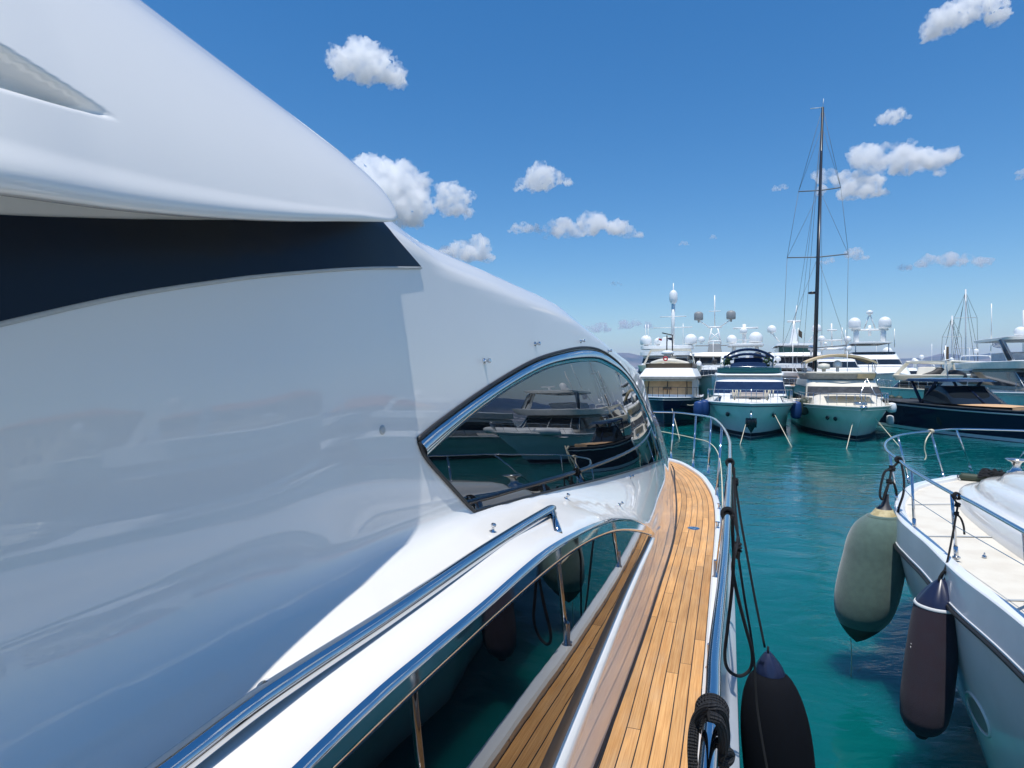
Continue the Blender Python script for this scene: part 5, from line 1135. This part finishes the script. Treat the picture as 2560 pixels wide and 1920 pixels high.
# quay with houses far to the right
q0 = MB()
def wq(v, u, z): return y2w(V(v, u, z))
qc = [wq(30, 78, 0), wq(150, 20, 0), wq(170, 60, 0), wq(50, 120, 0)]
setting('quay', MB().grid([[p+V(0, 0, -1) for p in qc], [p+V(0, 0, 1.1) for p in qc]], closed=True).cap([p+V(0, 0, 1.1) for p in qc]), 'concrete', smooth=False)
for i, (v, u, w, d, h, lb) in enumerate(((66, 96, 16, 10, 4.6, 'low house with red tiled roof beyond the hardtop yacht at right edge'), (86, 84, 20, 12, 9, 'ochre three storey waterfront house, mirrored in the dark saloon window'), (108, 70, 22, 12, 11, 'long ochre waterfront block with tiled roof, mirrored in the dark saloon window'), (130, 56, 20, 12, 10, 'waterfront block at the far right end of the quay, mirrored in the window'))):
    th = Thing('waterfront_house', lb, 'house', (v, u, 1.1), group='houses along the quay')
    wl2 = th.part('wall', MB().box((v, u, 1.1+h/2), (w, d, h)), 'plaster', smooth=False)
    th.part('roof', MB().add([(v-w/2-.5, u-d/2-.5, 1.1+h), (v+w/2+.5, u-d/2-.5, 1.1+h), (v+w/2+.5, u+d/2+.5, 1.1+h), (v-w/2-.5, u+d/2+.5, 1.1+h), (v-w/2+2, u, 3.1+h), (v+w/2-2, u, 3.1+h)], [(0, 1, 5, 4), (1, 2, 5), (2, 3, 4, 5), (3, 0, 4)]), 'tile', smooth=False)
    fl = max(1, int(h/3))
    for f_i in range(fl):
        for k in range(6): th.part('window', MB().box((v-w/2+w*(k+.5)/6, u-d/2-.02, 1.1+1.7+3*f_i), (1.1, .12, 1.5)), 'dark', smooth=False, parent=wl2)
# ---------------- clouds: real lumpy bodies high over the gulf
m, nt, bs = new_mat('cloud'); N, Lk = nt.nodes.new, nt.links.new
out = nt.nodes['Material Output']; nt.nodes.remove(bs)
pv = N('ShaderNodeVolumeScatter'); pv.inputs['Color'].default_value = (.995, .995, 1, 1); pv.inputs['Anisotropy'].default_value = .3; 
n = N('ShaderNodeTexNoise'); n.inputs['Scale'].default_value = 7; n.inputs['Detail'].default_value = 5; n.inputs['Roughness'].default_value = .62; tc = N('ShaderNodeTexCoord'); Lk(tc.outputs['Object'], n.inputs['Vector'])
mr = N('ShaderNodeMapRange'); mr.inputs['From Min'].default_value = .40; mr.inputs['From Max'].default_value = .58; mr.inputs['To Max'].default_value = .022; Lk(n.outputs['Fac'], mr.inputs['Value']); Lk(mr.outputs[0], pv.inputs['Density'])
Lk(pv.outputs[0], out.inputs['Volume'])
CM = m
tx = bpy.data.textures.new('cloud_lumps', 'CLOUDS'); tx.noise_scale = .16; tx.noise_depth = 4
tx2 = bpy.data.textures.new('cloud_wisps', 'CLOUDS'); tx2.noise_scale = .05; tx2.noise_depth = 3
def cloud(px, py, w, h, seed, label, dist=5200, az=None, el=None, vox=.02):
    rnd = random.Random(seed)
    if az is None: d = Vector(((px-HX)/F, 1, (HY-py)/F))
    else: d = Vector((math.sin(az), math.cos(az), math.tan(el)))
    d.normalize(); yaw = math.atan2(d.x, d.y); S = .93*w/F*dist/max(.2, d.dot(Vector((0, 1, 0)))) if az is None else w/F*dist
    asp = h/w*.85; bm = bmesh.new()
    n = 15 if w > 60 else 7
    for k in range(n):
        t = rnd.uniform(-1, 1); env = (1-abs(t)**2.0)**.6
        r = (.10+.16*rnd.random())*(.35+.65*env)*min(1, asp*2.1)
        z = rnd.uniform(0, 1)*env*asp*.62; x = t*(.5-r*.9); y = rnd.uniform(-.18, .18)
        mtx = Matrix.Translation((x, y, z + r*.5)) @ Matrix.Diagonal((1.15, 1.1, .8, 1))
        bmesh.ops.create_icosphere(bm, subdivisions=2, radius=r, matrix=mtx)
    for v in bm.verts:
        if v.co.z < .02: v.co.z = .02 + (v.co.z-.02)*.25
    me = bpy.data.meshes.new('cloud'); bm.to_mesh(me); bm.free(); me.materials.append(CM)
    for p in me.polygons: p.use_smooth = True
    o = bpy.data.objects.new('cloud', me); COL.objects.link(o)
    o.location = Vector((0, 0, EYE)) + d*(dist/max(.2, d.y) if az is None else dist); o.location.z -= h*.5/F*dist
    o.rotation_euler.z = -yaw; o.scale = (S, S, S)
    rm = o.modifiers.new('union', 'REMESH'); rm.mode = 'VOXEL'; rm.voxel_size = vox*(1 if w > 60 else 1.8); rm.use_smooth_shade = True
    for t_, s_ in ((tx, .26), (tx2, .16)):
        ds = o.modifiers.new('lumps', 'DISPLACE'); ds.texture = t_; ds.strength = s_*min(1, .35+asp*1.2); ds.mid_level = .5; ds.texture_coords = 'GLOBAL' if False else 'LOCAL'
    return tag(o, label, 'cloud', 'clouds over the gulf')
CL = [(912, 152, 185, 108, 'puffy white cloud standing alone in the upper sky left of centre'), (962, 468, 310, 205, 'largest white cloud, half behind the pointed flybridge wing'), (1135, 490, 130, 95, 'ragged cloud trailing down right of the largest cloud'),
      (1360, 437, 150, 74, 'small oval cloud alone in the middle of the sky'), (1160, 617, 190, 72, 'cloud just above the coachroof with a bumpy top and flat base'), (1480, 552, 270, 84, 'long cloud with a pointed right tail in mid sky'), (1315, 567, 115, 34, 'thin low cloud touching the left of the long mid sky cloud'),
      (1588, 806, 108, 34, 'pinkish cloud low above the superyacht with the tall white mast'), (1493, 815, 82, 32, 'pinkish low cloud touching the coachroof edge'), (2228, 405, 290, 84, 'widest cloud right of the tall black mast'), (2155, 471, 140, 56, 'cloud tucked under the widest one beside the tall mast'),
      (2408, 40, 152, 80, 'cloud at the top right of the sky'), (2232, 293, 70, 36, 'small cloud alone above the widest cloud'), (1950, 466, 42, 22, 'tiny cloud left of the tall black mast'), (2137, 633, 60, 38, 'small cloud right of the middle spreaders'), (2062, 652, 56, 22, 'faint cloud crossing behind the tall mast rigging'),
      (2370, 650, 186, 44, 'flat wide cloud low on the right, above the two pale masts'), (1710, 607, 30, 16, 'tiny cloud in mid sky, the left of two near the long cloud'), (1538, 708, 36, 14, 'tiny flat cloud alone above the coachroof slope'), (1782, 590, 24, 16, 'tiny cloud in mid sky, the right of two near the long cloud'), (2557, 432, 30, 36, 'cloud cut off by the right edge of the photo')]
for i, (x, y, w, h, lb) in enumerate(CL): cloud(x, y, w, h, 11+i*7, lb, dist=5200 if y < 780 else 6600, vox=.016 if w > 150 else .022)
rd = random.Random(5)
for i in range(10):
    a = math.radians(52+i*13); cloud(0, 0, 420+rd.random()*300, 150, 300+i, 'white cloud right of the frame, mirrored in the gelcoat', dist=5000, az=a, el=math.radians(12+rd.random()*24), vox=.03)
# ---------------- haze
m = bpy.data.materials.new('haze'); m.use_nodes = True; nt = m.node_tree; nt.nodes.remove(nt.nodes['Principled BSDF'])
pv = nt.nodes.new('ShaderNodeVolumePrincipled'); pv.inputs['Color'].default_value = (.40, .58, 1, 1); pv.inputs['Density'].default_value = 1.5e-4; pv.inputs['Anisotropy'].default_value = .2
nt.links.new(pv.outputs[0], nt.nodes['Material Output'].inputs['Volume'])
HAZE = MB().box((0, 0, 108), (11600, 11600, 224)); hz = setting('haze', HAZE, m, 'stuff', smooth=False)
# ================================================================ sky, sun, camera
SEL = math.radians(76); sv, su = .07, -.55
k = math.cos(SEL)/math.hypot(sv, su); sd_ = y2w(V(sv*k, su*k, math.sin(SEL)))
sun = bpy.data.lights.new('sun', 'SUN'); sun.energy = 3.0; sun.angle = math.radians(.53); sun.color = (1, .965, .91)
so = bpy.data.objects.new('sun', sun); COL.objects.link(so); so.rotation_euler = Vector((0, 0, 1)).rotation_difference(sd_).to_euler()
w = bpy.data.worlds.new('World'); SC.world = w; w.use_nodes = True; nt = w.node_tree
sk = nt.nodes.new('ShaderNodeTexSky'); sk.sky_type = 'NISHITA'; sk.sun_disc = False; sk.sun_elevation = SEL; sk.sun_rotation = math.atan2(sd_.x, sd_.y)
sk.altitude = 0; sk.air_density = 1.15; sk.dust_density = .1; sk.ozone_density = 5.0
bg = nt.nodes['Background']; bg.inputs['Strength'].default_value = .12; hs = nt.nodes.new('ShaderNodeHueSaturation'); hs.inputs['Saturation'].default_value = 1.3; hs.inputs['Value'].default_value = .69; nt.links.new(sk.outputs[0], hs.inputs['Color']); nt.links.new(hs.outputs[0], bg.inputs['Color'])
cam = bpy.data.cameras.new('camera'); co = bpy.data.objects.new('camera', cam); COL.objects.link(co); SC.camera = co
co.location = (0, 0, EYE); co.rotation_euler = (PI/2, 0, 0); cam.sensor_width = 36; cam.lens = 36*F/2560; cam.shift_y = -(960-HY)/2560
cam.clip_start = .05; cam.clip_end = 30000
SC.view_settings.view_transform = 'Standard'; SC.view_settings.look = 'None'; SC.view_settings.exposure = .65; SC.view_settings.gamma = 1
SC.cycles.max_bounces = 14; SC.cycles.diffuse_bounces = 4; SC.cycles.glossy_bounces = 5; SC.cycles.transparent_max_bounces = 16; SC.cycles.volume_bounces = 14; SC.cycles.volume_step_rate = .5; SC.cycles.sample_clamp_indirect = 6
SC.cycles.use_denoising = True; SC.cycles.caustics_reflective = False; SC.cycles.caustics_refractive = False; SC.cycles.blur_glossy = .5
